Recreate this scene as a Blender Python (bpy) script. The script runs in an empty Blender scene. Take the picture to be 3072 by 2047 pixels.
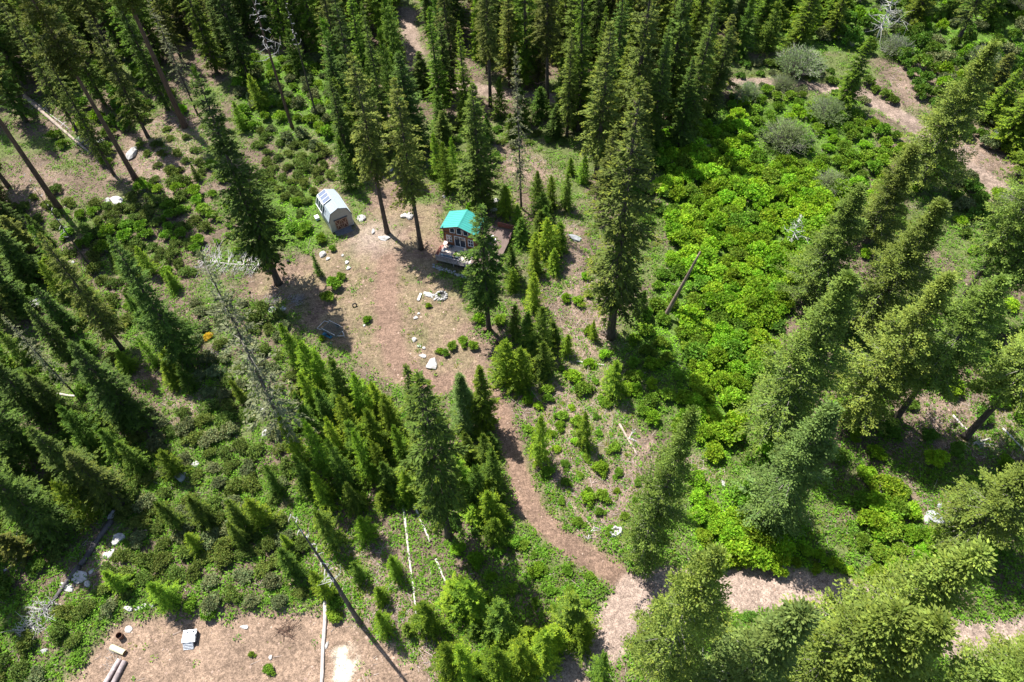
import bpy, math, random
import numpy as np
from mathutils import Matrix, Vector
sc = bpy.context.scene
rng = np.random.default_rng(7)
random.seed(7)

# ------------------------------------------------------------------ camera
F_, W_, H_ = 2160.0, 3072.0, 2047.0        # focal length in pixels of the photograph
VP = (1593.0, 2675.0)                      # where plumb lines meet
HC = 80.0
C_ = np.array([W_/2, H_/2])
_dn = np.array([VP[0]-C_[0], VP[1]-C_[1], F_]); _dn /= np.linalg.norm(_dn)
_up = -_dn; _fw = np.array([0, 0, 1.]); _fy = _fw-_up*(_fw@_up); _fy /= np.linalg.norm(_fy)
R_ = np.array([np.cross(_fy, _up), _fy, _up])
cam = bpy.data.cameras.new('camera'); cam.sensor_width = 36; cam.lens = F_/W_*36
cam.clip_start = 0.5; cam.clip_end = 6000
co = bpy.data.objects.new('camera', cam); sc.collection.objects.link(co)
M = Matrix.Identity(4)
for k, v in enumerate((R_@[1, 0, 0], R_@[0, -1, 0], R_@[0, 0, -1])):
    for i in range(3): M[i][k] = v[i]
M[2][3] = HC
co.matrix_world = M
sc.camera = co

# ------------------------------------------------------------------ light
SUN_EL, SUN_AZ = 62.0, 131.0               # azimuth counted from +x towards +y
sv = np.array([math.cos(math.radians(SUN_AZ))*math.cos(math.radians(SUN_EL)),
               math.sin(math.radians(SUN_AZ))*math.cos(math.radians(SUN_EL)), math.sin(math.radians(SUN_EL))])
w = bpy.data.worlds.new('World'); sc.world = w; w.use_nodes = True
nt = w.node_tree; nt.nodes.clear()
sky = nt.nodes.new('ShaderNodeTexSky'); sky.sky_type = 'NISHITA'; sky.sun_disc = False
sky.sun_elevation = math.radians(SUN_EL); sky.sun_rotation = math.atan2(sv[0], sv[1])
bg = nt.nodes.new('ShaderNodeBackground'); bg.inputs[1].default_value = 0.095
wo = nt.nodes.new('ShaderNodeOutputWorld')
nt.links.new(sky.outputs[0], bg.inputs[0]); nt.links.new(bg.outputs[0], wo.inputs[0])
sl = bpy.data.lights.new('sun', 'SUN'); sl.energy = 5.0; sl.angle = math.radians(0.53); sl.color = (1.0, 0.965, 0.9)
so = bpy.data.objects.new('sun', sl); sc.collection.objects.link(so)
so.rotation_euler = Vector(sv).to_track_quat('Z', 'Y').to_euler()
sc.view_settings.view_transform = 'Standard'; sc.view_settings.look = 'None'
sc.view_settings.gamma = 1; sc.view_settings.use_curve_mapping = False
sc.view_settings.exposure = 1.05
sc.cycles.max_bounces = 6; sc.cycles.transparent_max_bounces = 4
sc.cycles.diffuse_bounces = 3; sc.cycles.glossy_bounces = 2; sc.cycles.transmission_bounces = 3

# ------------------------------------------------------------------ helpers
def vnoise(x, y, s, seed):
    g = np.random.default_rng(seed).random((256, 256))
    u = np.asarray(x, float)/s+1000.3; v = np.asarray(y, float)/s+1000.7
    i = np.floor(u).astype(int); j = np.floor(v).astype(int); a = u-i; b = v-j
    a = a*a*(3-2*a); b = b*b*(3-2*b)
    f = lambda p, q: g[p % 256, q % 256]
    return f(i, j)*(1-a)*(1-b)+f(i+1, j)*a*(1-b)+f(i, j+1)*(1-a)*b+f(i+1, j+1)*a*b
def fbm(x, y, s, seed, o=4):
    t = 0; a = 1; n = 0
    for k in range(o):
        t = t+a*vnoise(x, y, s/2**k, seed+k); n += a; a *= .5
    return t/n
def ss(e0, e1, x):
    t = np.clip((x-e0)/(e1-e0), 0, 1); return t*t*(3-2*t)
def ray(p): return R_@np.array([p[0]-C_[0], p[1]-C_[1], F_])
def G(p, z=0.0):                            # point of the photograph -> point on the plane at height z
    d = ray(p); q = np.array([0, 0, HC])+d*((z-HC)/d[2]); return q
def PX(q):
    d = R_.T@(np.array(q, float)-[0, 0, HC]); return C_+F_*d[:2]/d[2]
K = 3072/2353.0
def GO(x, y, z=0.0): return G((x*K, y*K), z)   # same from the 2353 px overview
def wpoly(pts): return np.array([GO(*p)[:2] for p in pts])
def inside(P, x, y):
    c = np.zeros(np.shape(x), bool); n = len(P)
    for i in range(n):
        x0, y0 = P[i]; x1, y1 = P[(i+1) % n]
        if y0 == y1: continue
        m = ((y0 > y) != (y1 > y)) & (x < (x1-x0)*(y-y0)/(y1-y0)+x0); c ^= m
    return c
def dseg(P, x, y, closed=False):
    d = np.full(np.shape(x), 1e9)
    for i in range(len(P)-(0 if closed else 1)):
        a = P[i]; b = P[(i+1) % len(P)]; v = b-a; L = v@v+1e-9
        t = np.clip(((x-a[0])*v[0]+(y-a[1])*v[1])/L, 0, 1)
        d = np.minimum(d, np.hypot(x-a[0]-t*v[0], y-a[1]-t*v[1]))
    return d
def sdist(P, x, y):
    d = dseg(P, x, y, True); return np.where(inside(P, x, y), -d, d)

# dirt areas
DRIVE = wpoly([(890, 600), (888, 700), (893, 780), (925, 850), (1000, 882), (1080, 885), (1125, 905), (1150, 950), (1172, 1020), (1195, 1100), (1225, 1180), (1275, 1230), (1340, 1275), (1420, 1320), (1470, 1350)])
ROAD1 = wpoly([(1215, 1700), (1310, 1560), (1370, 1490), (1430, 1420), (1470, 1360), (1540, 1345), (1650, 1350), (1780, 1350), (1900, 1350), (2010, 1385), (2120, 1430), (2230, 1475), (2353, 1470), (2500, 1450)])
ROAD1W = 4.6
ROAD2 = wpoly([(2560, 560), (2400, 470), (2300, 430), (2200, 360), (2085, 270), (1985, 215), (1860, 192), (1750, 185), (1640, 190), (1500, 212), (1257, 225), (1150, 210), (1060, 195), (960, 165), (945, 100), (930, 20)])
YARD = wpoly([(560, 645), (640, 600), (690, 600), (780, 560), (800, 530), (860, 500), (850, 400), (905, 400), (930, 470), (1000, 470), (1015, 560), (985, 640), (1080, 680), (1100, 760), (1135, 800), (1125, 860), (1060, 890), (1000, 905), (900, 880), (820, 830), (740, 790), (690, 750), (640, 690), (560, 675)])
LOT = wpoly([(120, 1600), (200, 1500), (260, 1430), (330, 1408), (420, 1412), (500, 1405), (600, 1400), (680, 1400), (760, 1400), (850, 1440), (1000, 1560), (1000, 1640)])
HALF = [wpoly(p) for p in [
    [(1270, 460), (1345, 470), (1335, 600), (1400, 700), (1330, 780), (1290, 700), (1300, 560)],
    [(1280, 640), (1420, 620), (1450, 900), (1300, 900)],
    [(370, 900), (480, 880), (460, 960), (390, 1010)],
    [(640, 1170), (900, 1250), (1010, 1400), (1050, 1568), (700, 1568), (740, 1400), (700, 1260)],
    [(250, 400), (330, 280), (420, 260), (500, 300), (430, 440), (330, 470)],
    [(0, 440), (110, 380), (160, 440), (60, 510)],
    [(1200, 900), (1400, 860), (1500, 1000), (1480, 1280), (1330, 1230), (1230, 1090)],
    [(2040, 140), (2150, 130), (2160, 260), (2080, 260)],
    [(1120, 330), (1210, 330), (1300, 410), (1200, 440)],
    [(1560, 1060), (1660, 1080), (1660, 1180), (1580, 1180)],
    [(2050, 1130), (2230, 1130), (2250, 1230), (2060, 1230)],
    [(200, 1230), (290, 1170), (290, 1300), (120, 1440), (60, 1480)],
    [(700, 300), (780, 330), (800, 520), (720, 480)],
    [(2160, 300), (2353, 300), (2330, 480), (2230, 450)],
    [(2050, 900), (2353, 920), (2353, 1060), (2100, 1060)],
]]
CREAM = wpoly([(768, 1490), (815, 1482), (825, 1525), (800, 1580), (760, 1568)])
BRIGHTG = [wpoly(p) for p in [
    [(1490, 330), (1620, 250), (1960, 220), (1990, 330), (1960, 470), (1850, 560), (1830, 640), (1750, 780), (1720, 900), (1710, 1020), (1640, 1070), (1590, 1010), (1560, 900), (1440, 780), (1540, 640), (1560, 560), (1520, 420)],
    [(1580, 1090), (1800, 1180), (1960, 1330), (1600, 1330)],
    [(540, 130), (780, 130), (770, 340), (560, 300)],
    [(1700, 0), (2353, 0), (2353, 260), (2260, 230), (2160, 150), (2000, 120), (1700, 120)],
    [(600, 420), (740, 420), (740, 560), (600, 560)]]]
def dirt_fields(x, y):
    n = fbm(x, y, 5.0, 31); n2 = fbm(x, y, 1.6, 41)
    e = (n-.5)*2.4+(n2-.5)*1.2
    dr = dseg(DRIVE, x, y)
    drive = 1-ss(-.4, .5, dr-1.4+e*.55)
    road = 1-ss(-.4, .5, np.minimum(dseg(ROAD1, x, y)-ROAD1W*.5, dseg(ROAD2, x, y)-1.7)+e*.5)
    yard = 1-ss(-.8, .8, sdist(YARD, x, y)+e*1.2)
    lot = 1-ss(-.8, .8, sdist(LOT, x, y)+e*.7)
    half = np.zeros(np.shape(x))
    for P in HALF: half = np.maximum(half, 1-ss(-2, 1.5, sdist(P, x, y)+e*2.2))
    cream = (1-ss(-.5, .4, sdist(CREAM, x, y)+e*.9))*ss(.30, .46, n2)
    return drive, road, yard, lot, half, cream
def height(x, y):
    x = np.asarray(x, float); y = np.asarray(y, float)
    z = (fbm(x, y, 30, 3, 3)-.5)*1.0+(fbm(x, y, 5, 9, 3)-.5)*.35
    flat = np.maximum(1-ss(0, 4, sdist(YARD, x, y)), 1-ss(0, 3, dseg(DRIVE, x, y)-1.6))
    z = z*(1-.75*flat)
    r1 = dseg(ROAD1, x, y); r2 = dseg(ROAD2, x, y)
    cut = np.maximum(1-ss(2.4, 4.2, r1), 1-ss(2.0, 3.6, r2))
    z = z*(1-.7*cut)-.45*cut
    z = z-.55*(1-ss(-.9, 1.0, sdist(LOT, x, y)))
    rut = np.exp(-((r1-.95)/.28)**2)*.05+np.exp(-((dseg(DRIVE, x, y)-.8)/.22)**2)*.04
    edge = ss(0, 14, np.minimum(np.minimum(x+140, 140-x), np.minimum(y-2, 198-y)))
    return (z-rut)*edge
def hz(x, y): return float(height(np.array([x]), np.array([y]))[0])
def GT(px, py):                             # full-pixel coordinates -> point on the terrain
    z = 0.0
    for k in range(3): p = G((px, py), z); z = hz(p[0], p[1])
    return np.array([p[0], p[1], z])
def GTO(x, y): return GT(x*K, y*K)
def height_from(base, ty):                  # height of an upright thing whose top shows at overview row ty
    lo, hi = .2, 60
    for k in range(30):
        m = (lo+hi)/2
        if PX([base[0], base[1], base[2]+m])[1] > ty*K: lo = m
        else: hi = m
    return lo

# ------------------------------------------------------------------ materials
def newmat(name):
    m = bpy.data.materials.new(name); m.use_nodes = True; m.node_tree.nodes.clear()
    return m, m.node_tree.nodes, m.node_tree.links
def simple(name, col, rough=.8, noise=0, scale=3, metal=0, bump=0, col2=None, stretch=None):
    m, N, L = newmat(name); o = N.new('ShaderNodeOutputMaterial'); b = N.new('ShaderNodeBsdfPrincipled')
    b.inputs['Roughness'].default_value = rough; b.inputs['Metallic'].default_value = metal
    b.inputs['Base Color'].default_value = (*col, 1); L.new(b.outputs[0], o.inputs[0])
    if noise or bump:
        tc = N.new('ShaderNodeTexCoord'); n = N.new('ShaderNodeTexNoise'); n.inputs['Scale'].default_value = scale; n.inputs['Detail'].default_value = 6
        if stretch:
            mp = N.new('ShaderNodeMapping'); mp.inputs['Scale'].default_value = stretch
            L.new(tc.outputs['Object'], mp.inputs[0]); L.new(mp.outputs[0], n.inputs[0])
        else: L.new(tc.outputs['Object'], n.inputs[0])
        r = N.new('ShaderNodeValToRGB'); c2 = col2 or tuple(c*(1-noise) for c in col)
        r.color_ramp.elements[0].position = .3; r.color_ramp.elements[1].position = .7
        r.color_ramp.elements[0].color = (*c2, 1); r.color_ramp.elements[1].color = (*[min(1, c*(1+noise*.6)) for c in col], 1)
        L.new(n.outputs[0], r.inputs[0]); L.new(r.outputs[0], b.inputs['Base Color'])
        if bump:
            bp = N.new('ShaderNodeBump'); bp.inputs['Strength'].default_value = bump; bp.inputs['Distance'].default_value = .05
            L.new(n.outputs[0], bp.inputs['Height']); L.new(bp.outputs[0], b.inputs['Normal'])
    return m
def leafmat(name, col, trans=.3, var=.25, tcol=None):
    m, N, L = newmat(name); o = N.new('ShaderNodeOutputMaterial')
    at = N.new('ShaderNodeAttribute'); at.attribute_name = 'tint'
    oi = N.new('ShaderNodeObjectInfo')
    mr = N.new('ShaderNodeMapRange'); mr.inputs[3].default_value = 1-var; mr.inputs[4].default_value = 1+var
    L.new(oi.outputs['Random'], mr.inputs[0])
    hsv = N.new('ShaderNodeHueSaturation'); hsv.inputs['Color'].default_value = (*col, 1)
    wn = N.new('ShaderNodeMath'); wn.operation = 'MULTIPLY'; wn.inputs[1].default_value = 7.31
    fr = N.new('ShaderNodeMath'); fr.operation = 'FRACT'
    L.new(oi.outputs['Random'], wn.inputs[0]); L.new(wn.outputs[0], fr.inputs[0])
    mh = N.new('ShaderNodeMapRange'); mh.inputs[3].default_value = .485; mh.inputs[4].default_value = .515
    L.new(fr.outputs[0], mh.inputs[0]); L.new(mh.outputs[0], hsv.inputs['Hue']); L.new(mr.outputs[0], hsv.inputs['Value'])
    mx = N.new('ShaderNodeMix'); mx.data_type = 'RGBA'; mx.blend_type = 'MULTIPLY'; mx.inputs[0].default_value = 1
    L.new(hsv.outputs[0], mx.inputs[6]); L.new(at.outputs['Color'], mx.inputs[7])
    b = N.new('ShaderNodeBsdfPrincipled'); b.inputs['Roughness'].default_value = .7; b.inputs['Specular IOR Level'].default_value = .16
    L.new(mx.outputs[2], b.inputs['Base Color'])
    t = N.new('ShaderNodeBsdfTranslucent')
    m2 = N.new('ShaderNodeMix'); m2.data_type = 'RGBA'; m2.blend_type = 'MULTIPLY'; m2.inputs[0].default_value = 1
    m2.inputs[7].default_value = (*(tcol or (1.25, 1.35, .6)), 1); L.new(mx.outputs[2], m2.inputs[6]); L.new(m2.outputs[2], t.inputs[0])
    s = N.new('ShaderNodeMixShader'); s.inputs[0].default_value = trans
    L.new(b.outputs[0], s.inputs[1]); L.new(t.outputs[0], s.inputs[2]); L.new(s.outputs[0], o.inputs[0])
    return m
MF = dict(
    dark=leafmat('fir_needles_dark', (.085, .14, .02), .24),
    olive=leafmat('fir_needles_olive', (.125, .155, .026), .24),
    bright=leafmat('fir_needles_bright', (.135, .215, .018), .3),
    broad=leafmat('fir_needles_yellow_green', (.15, .22, .042), .26, .18),
    pale=leafmat('fir_needles_pale', (.14, .21, .055), .24, .15),
    grey=leafmat('thin_grey_needles', (.20, .215, .11), .25),
    young=leafmat('young_conifer_needles', (.165, .265, .025), .34, .36),
    youngdk=leafmat('young_conifer_needles_deep', (.105, .18, .025), .28, .3),
    lush=leafmat('broadleaf_bright', (.195, .345, .02), .36, .32),
    leaf=leafmat('broadleaf_mid', (.14, .255, .022), .32, .25),
    shade=leafmat('understory_leaves', (.115, .21, .028), .32, .25),
    chap=leafmat('evergreen_shrub_leaves', (.11, .165, .028), .18, .22),
    chapgrey=leafmat('greyish_shrub_leaves', (.13, .165, .065), .18, .2),
    willow=leafmat('willow_leaves', (.24, .32, .12), .32, .15),
    grass=leafmat('grass_blades', (.15, .22, .04), .3, .1),
    herb=leafmat('herb_leaves', (.12, .25, .02), .3, .1))
BARK = simple('bark_grey_brown', (.085, .066, .052), .95, .5, 2.0, bump=.6, stretch=(3, 3, .6))
BARKR = simple('bark_red_brown', (.13, .075, .052), .95, .5, 2.0, bump=.6, stretch=(3, 3, .5))
DEADW = simple('weathered_dead_wood', (.50, .475, .455), .9, .3, 3)
DEADG = simple('grey_bare_twigs', (.34, .31, .29), .9, .35, 3)
CHAR = simple('charred_log_wood', (.085, .075, .075), .9, .7, 1.2, stretch=(1, 1, 1))
PALELOG = simple('bleached_log_wood', (.50, .44, .40), .85, .35, 1.5, bump=.4)
TANLOG = simple('tan_peeled_log_wood', (.34, .27, .22), .85, .4, 1.5, bump=.4)
ROCKW = simple('pale_granite', (.44, .42, .40), .9, .4, 2.5, bump=.5)
ROCKG = simple('grey_granite', (.30, .31, .32), .9, .4, 2.0, bump=.5)

def ground_material(name):
    m, N, L = newmat(name); o = N.new('ShaderNodeOutputMaterial'); b = N.new('ShaderNodeBsdfPrincipled'); b.inputs['Roughness'].default_value = .95
    b.inputs['Specular IOR Level'].default_value = .15
    a = N.new('ShaderNodeAttribute'); a.attribute_name = 'soil'
    tc = N.new('ShaderNodeTexCoord')
    def noise(s, d=8, r=.6):
        n = N.new('ShaderNodeTexNoise'); n.inputs['Scale'].default_value = s; n.inputs['Detail'].default_value = d; n.inputs['Roughness'].default_value = r
        L.new(tc.outputs['Object'], n.inputs[0]); return n
    n4 = noise(3.2, 5, .65); n1 = noise(1.3); n2 = noise(7.0, 6, .7); n3 = noise(.25, 5)
    def ramp(src, stops):
        r = N.new('ShaderNodeValToRGB'); e = r.color_ramp.elements
        e[0].position, e[0].color = stops[0][0], (*[stops[0][1]]*3, 1); e[1].position, e[1].color = stops[-1][0], (*[stops[-1][1]]*3, 1)
        L.new(src, r.inputs[0]); return r
    r1 = ramp(n1.outputs[0], [(.3, .66), (.7, 1.3)]); r2 = ramp(n2.outputs[0], [(.36, .5), (.6, 1.25)]); r3 = ramp(n3.outputs[0], [(.35, .85), (.65, 1.12)])
    def mul(x, y):
        q = N.new('ShaderNodeMix'); q.data_type = 'RGBA'; q.blend_type = 'MULTIPLY'; q.inputs[0].default_value = 1
        L.new(x, q.inputs[6]); L.new(y, q.inputs[7]); return q.outputs[2]
    r4 = ramp(n4.outputs[0], [(.36, .7), (.62, 1.22)]); c = mul(mul(mul(mul(a.outputs['Color'], r1.outputs[0]), r2.outputs[0]), r3.outputs[0]), r4.outputs[0])
    L.new(c, b.inputs['Base Color'])
    bp = N.new('ShaderNodeBump'); bp.inputs['Strength'].default_value = .7; bp.inputs['Distance'].default_value = .12
    L.new(n2.outputs[0], bp.inputs['Height']); L.new(bp.outputs[0], b.inputs['Normal'])
    L.new(b.outputs[0], o.inputs[0]); return m
GROUND = ground_material('forest_soil')

# ------------------------------------------------------------------ mesh building
coll = sc.collection
def tag(o, label=None, cat=None, group=None, kind=None):
    if label: o['label'] = label
    if cat: o['category'] = cat
    if group: o['group'] = group
    if kind: o['kind'] = kind
    return o
def mesh_np(name, V, Fq, mats, tint=None, fm=None, smooth=False):
    V = np.asarray(V, np.float32); Fq = np.asarray(Fq, np.int32); k = Fq.shape[1]
    me = bpy.data.meshes.new(name); me.vertices.add(len(V)); me.vertices.foreach_set('co', V.ravel())
    me.loops.add(Fq.size); me.loops.foreach_set('vertex_index', Fq.ravel())
    me.polygons.add(len(Fq)); me.polygons.foreach_set('loop_start', np.arange(0, Fq.size, k, dtype=np.int32))
    for m in (mats if isinstance(mats, (list, tuple)) else [mats]): me.materials.append(m)
    if fm is not None: me.polygons.foreach_set('material_index', np.asarray(fm, np.int32))
    if smooth: me.polygons.foreach_set('use_smooth', np.ones(len(Fq), bool))
    if tint is not None:
        at = me.color_attributes.new('tint', 'FLOAT_COLOR', 'POINT'); t = np.ones((len(V), 4), np.float32); t[:, :3] = tint
        at.data.foreach_set('color', t.ravel())
    me.update(calc_edges=True); return me
def link(name, me, parent=None, loc=None, rot=None, scale=None):
    o = bpy.data.objects.new(name, me); coll.objects.link(o)
    if parent is not None: o.parent = parent
    if loc is not None: o.location = loc
    if rot is not None: o.rotation_euler = rot
    if scale is not None: o.scale = scale
    return o
def empty(name, loc, rz=0, label=None, cat=None, group=None, scale=None):
    o = bpy.data.objects.new(name, None); coll.objects.link(o); o.location = loc; o.rotation_euler = (0, 0, rz)
    if scale is not None: o.scale = scale
    return tag(o, label, cat, group)
class MB:                                   # small mesh collector: boxes, tubes, prisms
    def __init__(s): s.v = []; s.f = []
    def poly(s, pts, faces):
        n = len(s.v); s.v += [tuple(map(float, p)) for p in pts]; s.f += [tuple(i+n for i in f) for f in faces]; return s
    def box(s, a, b, rz=0, c=None):
        x0, y0, z0 = a; x1, y1, z1 = b
        p = [(x0, y0, z0), (x1, y0, z0), (x1, y1, z0), (x0, y1, z0), (x0, y0, z1), (x1, y0, z1), (x1, y1, z1), (x0, y1, z1)]
        return s.poly(p, [(3, 2, 1, 0), (4, 5, 6, 7), (0, 1, 5, 4), (1, 2, 6, 5), (2, 3, 7, 6), (3, 0, 4, 7)])
    def bar(s, a, b, w=.05, h=None):        # box beam between two points
        a = Vector(a); b = Vector(b); d = (b-a).normalized(); up = Vector((0, 0, 1)) if abs(d.z) < .95 else Vector((1, 0, 0))
        u = d.cross(up).normalized()*w/2; v = d.cross(u).normalized()*(h or w)/2
        p = [a-u-v, a+u-v, a+u+v, a-u+v, b-u-v, b+u-v, b+u+v, b-u+v]
        return s.poly(p, [(3, 2, 1, 0), (4, 5, 6, 7), (0, 1, 5, 4), (1, 2, 6, 5), (2, 3, 7, 6), (3, 0, 4, 7)])
    def tube(s, pts, rad, n=8, caps=True):
        rings = []; N = len(pts)
        for i in range(N):
            a = Vector(pts[max(i-1, 0)]); b = Vector(pts[min(i+1, N-1)]); d = (b-a).normalized()
            up = Vector((0, 0, 1)) if abs(d.z) < .9 else Vector((1, 0, 0)); u = d.cross(up).normalized(); v = d.cross(u)
            r = rad[i] if hasattr(rad, '__len__') else rad
            rings.append([Vector(pts[i])+(u*math.cos(2*math.pi*k/n)+v*math.sin(2*math.pi*k/n))*r for k in range(n)])
        P = [p for r in rings for p in r]; Fc = []
        for i in range(N-1):
            for k in range(n): Fc.append((i*n+k, i*n+(k+1) % n, (i+1)*n+(k+1) % n, (i+1)*n+k))
        if caps: Fc += [tuple(range(n))[::-1], tuple((N-1)*n+k for k in range(n))]
        return s.poly(P, Fc)
    def build(s, name, mat, parent=None, loc=None, rot=None, bevel=0, smooth=False):
        me = bpy.data.meshes.new(name); me.from_pydata(s.v, [], s.f); me.materials.append(mat)
        if smooth:
            for p in me.polygons: p.use_smooth = True
        me.update(); o = link(name, me, parent, loc, rot)
        if bevel:
            b = o.modifiers.new('bevel', 'BEVEL'); b.width = bevel; b.segments = 1
        return o

def leaves(p, d, l, wd, n, tint):
    """kite-shaped leaves: base p, unit direction d, length l, width wd, rough normal n"""
    s = np.cross(d, n); s /= np.linalg.norm(s, axis=1, keepdims=True)+1e-9
    l = np.asarray(l)[:, None]; wd = np.asarray(wd)[:, None]
    V = np.stack([p, p+d*l*.45+s*wd*.5, p+d*l, p+d*l*.45-s*wd*.5], 1).reshape(-1, 3)
    Fq = np.arange(len(V)).reshape(-1, 4); return V, Fq, np.repeat(tint, 4, 0)
def unit(v): return v/(np.linalg.norm(v, axis=-1, keepdims=True)+1e-9)

def side_of(D): return unit(np.cross(D, np.array([0, 0, 1.])))
def conifer(seed, H=28., R=3., cs=.1, per_m=10, ntw=20, tl=(.32, .3), droop=.25, elev=(-.35, .6), power=.85, wid=.3, puff=0, gap=.12, tipy=.25, kper=2, limb=True, shape=1.0):
    r = np.random.default_rng(seed); Lh = H*(1-cs); nb = int(per_m*Lh)
    t = np.sort(r.random(nb)**shape); wsp = .36 if H < 10 else .85
    z = cs*H+t*Lh*.995; zq = np.round(z/wsp)*wsp+r.normal(0, .09*wsp, nb); z = np.clip(np.where(r.random(nb) < .82, zq, z), cs*H, H*.995)
    az = np.arange(nb)*2.39996+r.normal(0, .45, nb)
    prof = (1-t)**power*(np.clip(t*7, 0, 1)*.45+.55)+.03
    # uneven outline: some sides and some layers stay short, a few limbs are missing
    lobes = .92+.2*np.sin(az*2+r.random()*6+z*.35)+.12*np.sin(az*3+z*.9)
    L = R*prof*lobes*r.uniform(.82, 1.15, nb); L[r.random(nb) < gap] *= .45; L[r.random(nb) < .08] *= 1.25
    el = elev[0]+(elev[1]-elev[0])*t**1.3+r.normal(0, .09, nb)
    bd = np.stack([np.cos(az)*np.cos(el), np.sin(az)*np.cos(el), np.sin(el)], 1)
    base = np.stack([np.zeros(nb), np.zeros(nb), z], 1)
    bt = r.uniform(.72, 1.2, nb)
    # twigs
    nt_ = np.maximum((ntw*(.35+.65*L/R)).astype(int), 4); bi = np.repeat(np.arange(nb), nt_)
    n = len(bi); s = .10+.92*r.random(n)**.75
    Lb = L[bi]; D = bd[bi]
    up = np.array([0, 0, 1.]); side = unit(np.cross(D, up))
    p = base[bi]+D*(Lb*s)[:, None]; p[:, 2] += -droop*Lb*s*s+.10*Lb*s**4
    sg = np.where(r.random(n) < .5, -1., 1.); fwd = .55+.35*s
    tw = unit(D*fwd[:, None]+side*(sg*(1-fwd*.55))[:, None]+up*(r.normal(-.12, .16, n))[:, None])
    tlen = (tl[0]*Lb*(1.05-s)+tl[1])*r.uniform(.7, 1.25, n)
    V = []; T = []; Fs = []; off = 0
    col = bt[bi]*r.uniform(.75, 1.2, n)
    tip = (s > .8)*tipy*r.random(n)
    tn = np.stack([col*(1+tip*1.6), col*(1+tip), col*(1-tip*.3)], 1)
    for k in range(kper):
        a = r.uniform(-.45, .45, n); q = unit(tw+np.cross(tw, up)*a[:, None]+r.normal(0, .12, (n, 3)))
        st = p+tw*(tlen*r.uniform(0, .45, n))[:, None]+r.normal(0, .04, (n, 3))
        nn = unit(up+r.normal(0, .45, (n, 3)))
        v, f, c = leaves(st, q, tlen*r.uniform(.55, .95, n), tlen*wid*r.uniform(.7, 1.3, n), nn, tn*r.uniform(.85, 1.15, (n, 1)))
        V.append(v); Fs.append(f+off); T.append(c); off += len(v)
    if puff:
        kk = 13; pb = np.repeat(np.arange(nb), puff); Lb = L[pb]; D = bd[pb]; npf = len(pb)
        s2 = np.sqrt(r.uniform(.2, 1.05, npf)); pc = base[pb]+D*(Lb*s2)[:, None]+side_of(D)*(r.uniform(-.32, .32, npf)*Lb*(1.15-s2))[:, None]; pc[:, 2] += -droop*Lb*s2*s2+.1*Lb*s2**4+.1
        pt = bt[pb]*r.uniform(.8, 1.3, npf); warm = r.random(npf)
        i3 = np.repeat(np.arange(npf), kk); m = len(i3); off3 = r.normal(0, 1, (m, 3))*[.24, .24, .13]; q = unit(off3*2.2+D[i3]*.5+r.normal(0, .3, (m, 3))+up*.2); l = r.uniform(.16, .34, m)
        v, f, c = leaves(pc[i3]+off3, q, l, l*.55, unit(up+r.normal(0, .5, (m, 3))), (pt[i3]*r.uniform(.8, 1.2, m))[:, None]*(1+warm[i3][:, None]*np.array([.22, .08, -.1])))
        V.append(v); Fs.append(f+off); T.append(c); off += len(v)
    # leader
    m = 26; z0 = H-r.random(m)*1.2; a = r.random(m)*6.28; q = unit(np.stack([np.cos(a)*.6, np.sin(a)*.6, np.ones(m)], 1))
    v, f, c = leaves(np.stack([np.zeros(m), np.zeros(m), z0], 1), q, np.full(m, .5), np.full(m, .14), unit(r.normal(0, 1, (m, 3))), np.full((m, 3), 1.15))
    V.append(v); Fs.append(f+off); T.append(c); off += len(v)
    fm = [np.zeros(sum(len(f) for f in Fs), int)]
    if limb:                                # the limbs themselves, thin tapering ribbons seen between sprays
        m = nb; q0 = base; q1 = base+bd*(L*.55)[:, None]; q1[:, 2] -= droop*L*.3; q2 = base+bd*(L*.98)[:, None]; q2[:, 2] -= droop*L*.86
        wv = np.zeros((m, 3)); wv[:, 2] = .035; sd = unit(np.cross(bd, up))*.035
        for wv_ in (wv, sd):
            V.append(np.stack([q0-wv_, q0+wv_, q1+wv_*.6, q1-wv_*.6], 1).reshape(-1, 3)); Fs.append(np.arange(4*m).reshape(-1, 4)+off); off += 4*m
            V.append(np.stack([q1-wv_*.6, q1+wv_*.6, q2+wv_*.2, q2-wv_*.2], 1).reshape(-1, 3)); Fs.append(np.arange(4*m).reshape(-1, 4)+off); off += 4*m
            T += [np.ones((8*m, 3))]; fm.append(np.ones(2*m, int))
    return np.concatenate(V), np.concatenate(Fs), np.concatenate(T), np.concatenate(fm)
def trunk_mesh(name, H, r0, mat, seed=0, stubs=0, broken=False, lean=.0, stub_from=.2, stub_len=1.2):
    r = np.random.default_rng(seed); b = MB(); n = 14; pts = []; rad = []
    for i in range(n):
        t = (i/(n-1))**1.4; pts.append((math.sin(t*5+seed)*.004*H*t+lean*H*t, math.cos(t*4+seed)*.004*H*t, H*t-(.25 if i == 0 else 0)))
        rad.append(r0*((1-t)**.85*.9+(.38 if broken else .02))*(1.35 if i == 0 else 1.12 if i == 1 else 1))
    b.tube(pts, rad, 9)
    for k in range(stubs):
        t = r.uniform(stub_from, .98); z = H*t; a = r.random()*6.28; L = stub_len*r.uniform(.3, 1.2)*(1.15-t)*1.3
        ax = np.interp(z, [p[2] for p in pts], [p[0] for p in pts]); ay = np.interp(z, [p[2] for p in pts], [p[1] for p in pts])
        e = (ax+math.cos(a)*L, ay+math.sin(a)*L, z+L*r.uniform(-.35, .25)); mid = (ax+math.cos(a)*L*.5, ay+math.sin(a)*L*.5, z+L*r.uniform(-.05, .15))
        b.tube([(ax, ay, z), mid, e], [.045, .03, .01], 3, False)
    me = bpy.data.meshes.new(name); me.from_pydata(b.v, [], b.f); me.materials.append(mat)
    for p in me.polygons: p.use_smooth = True
    return me
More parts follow.
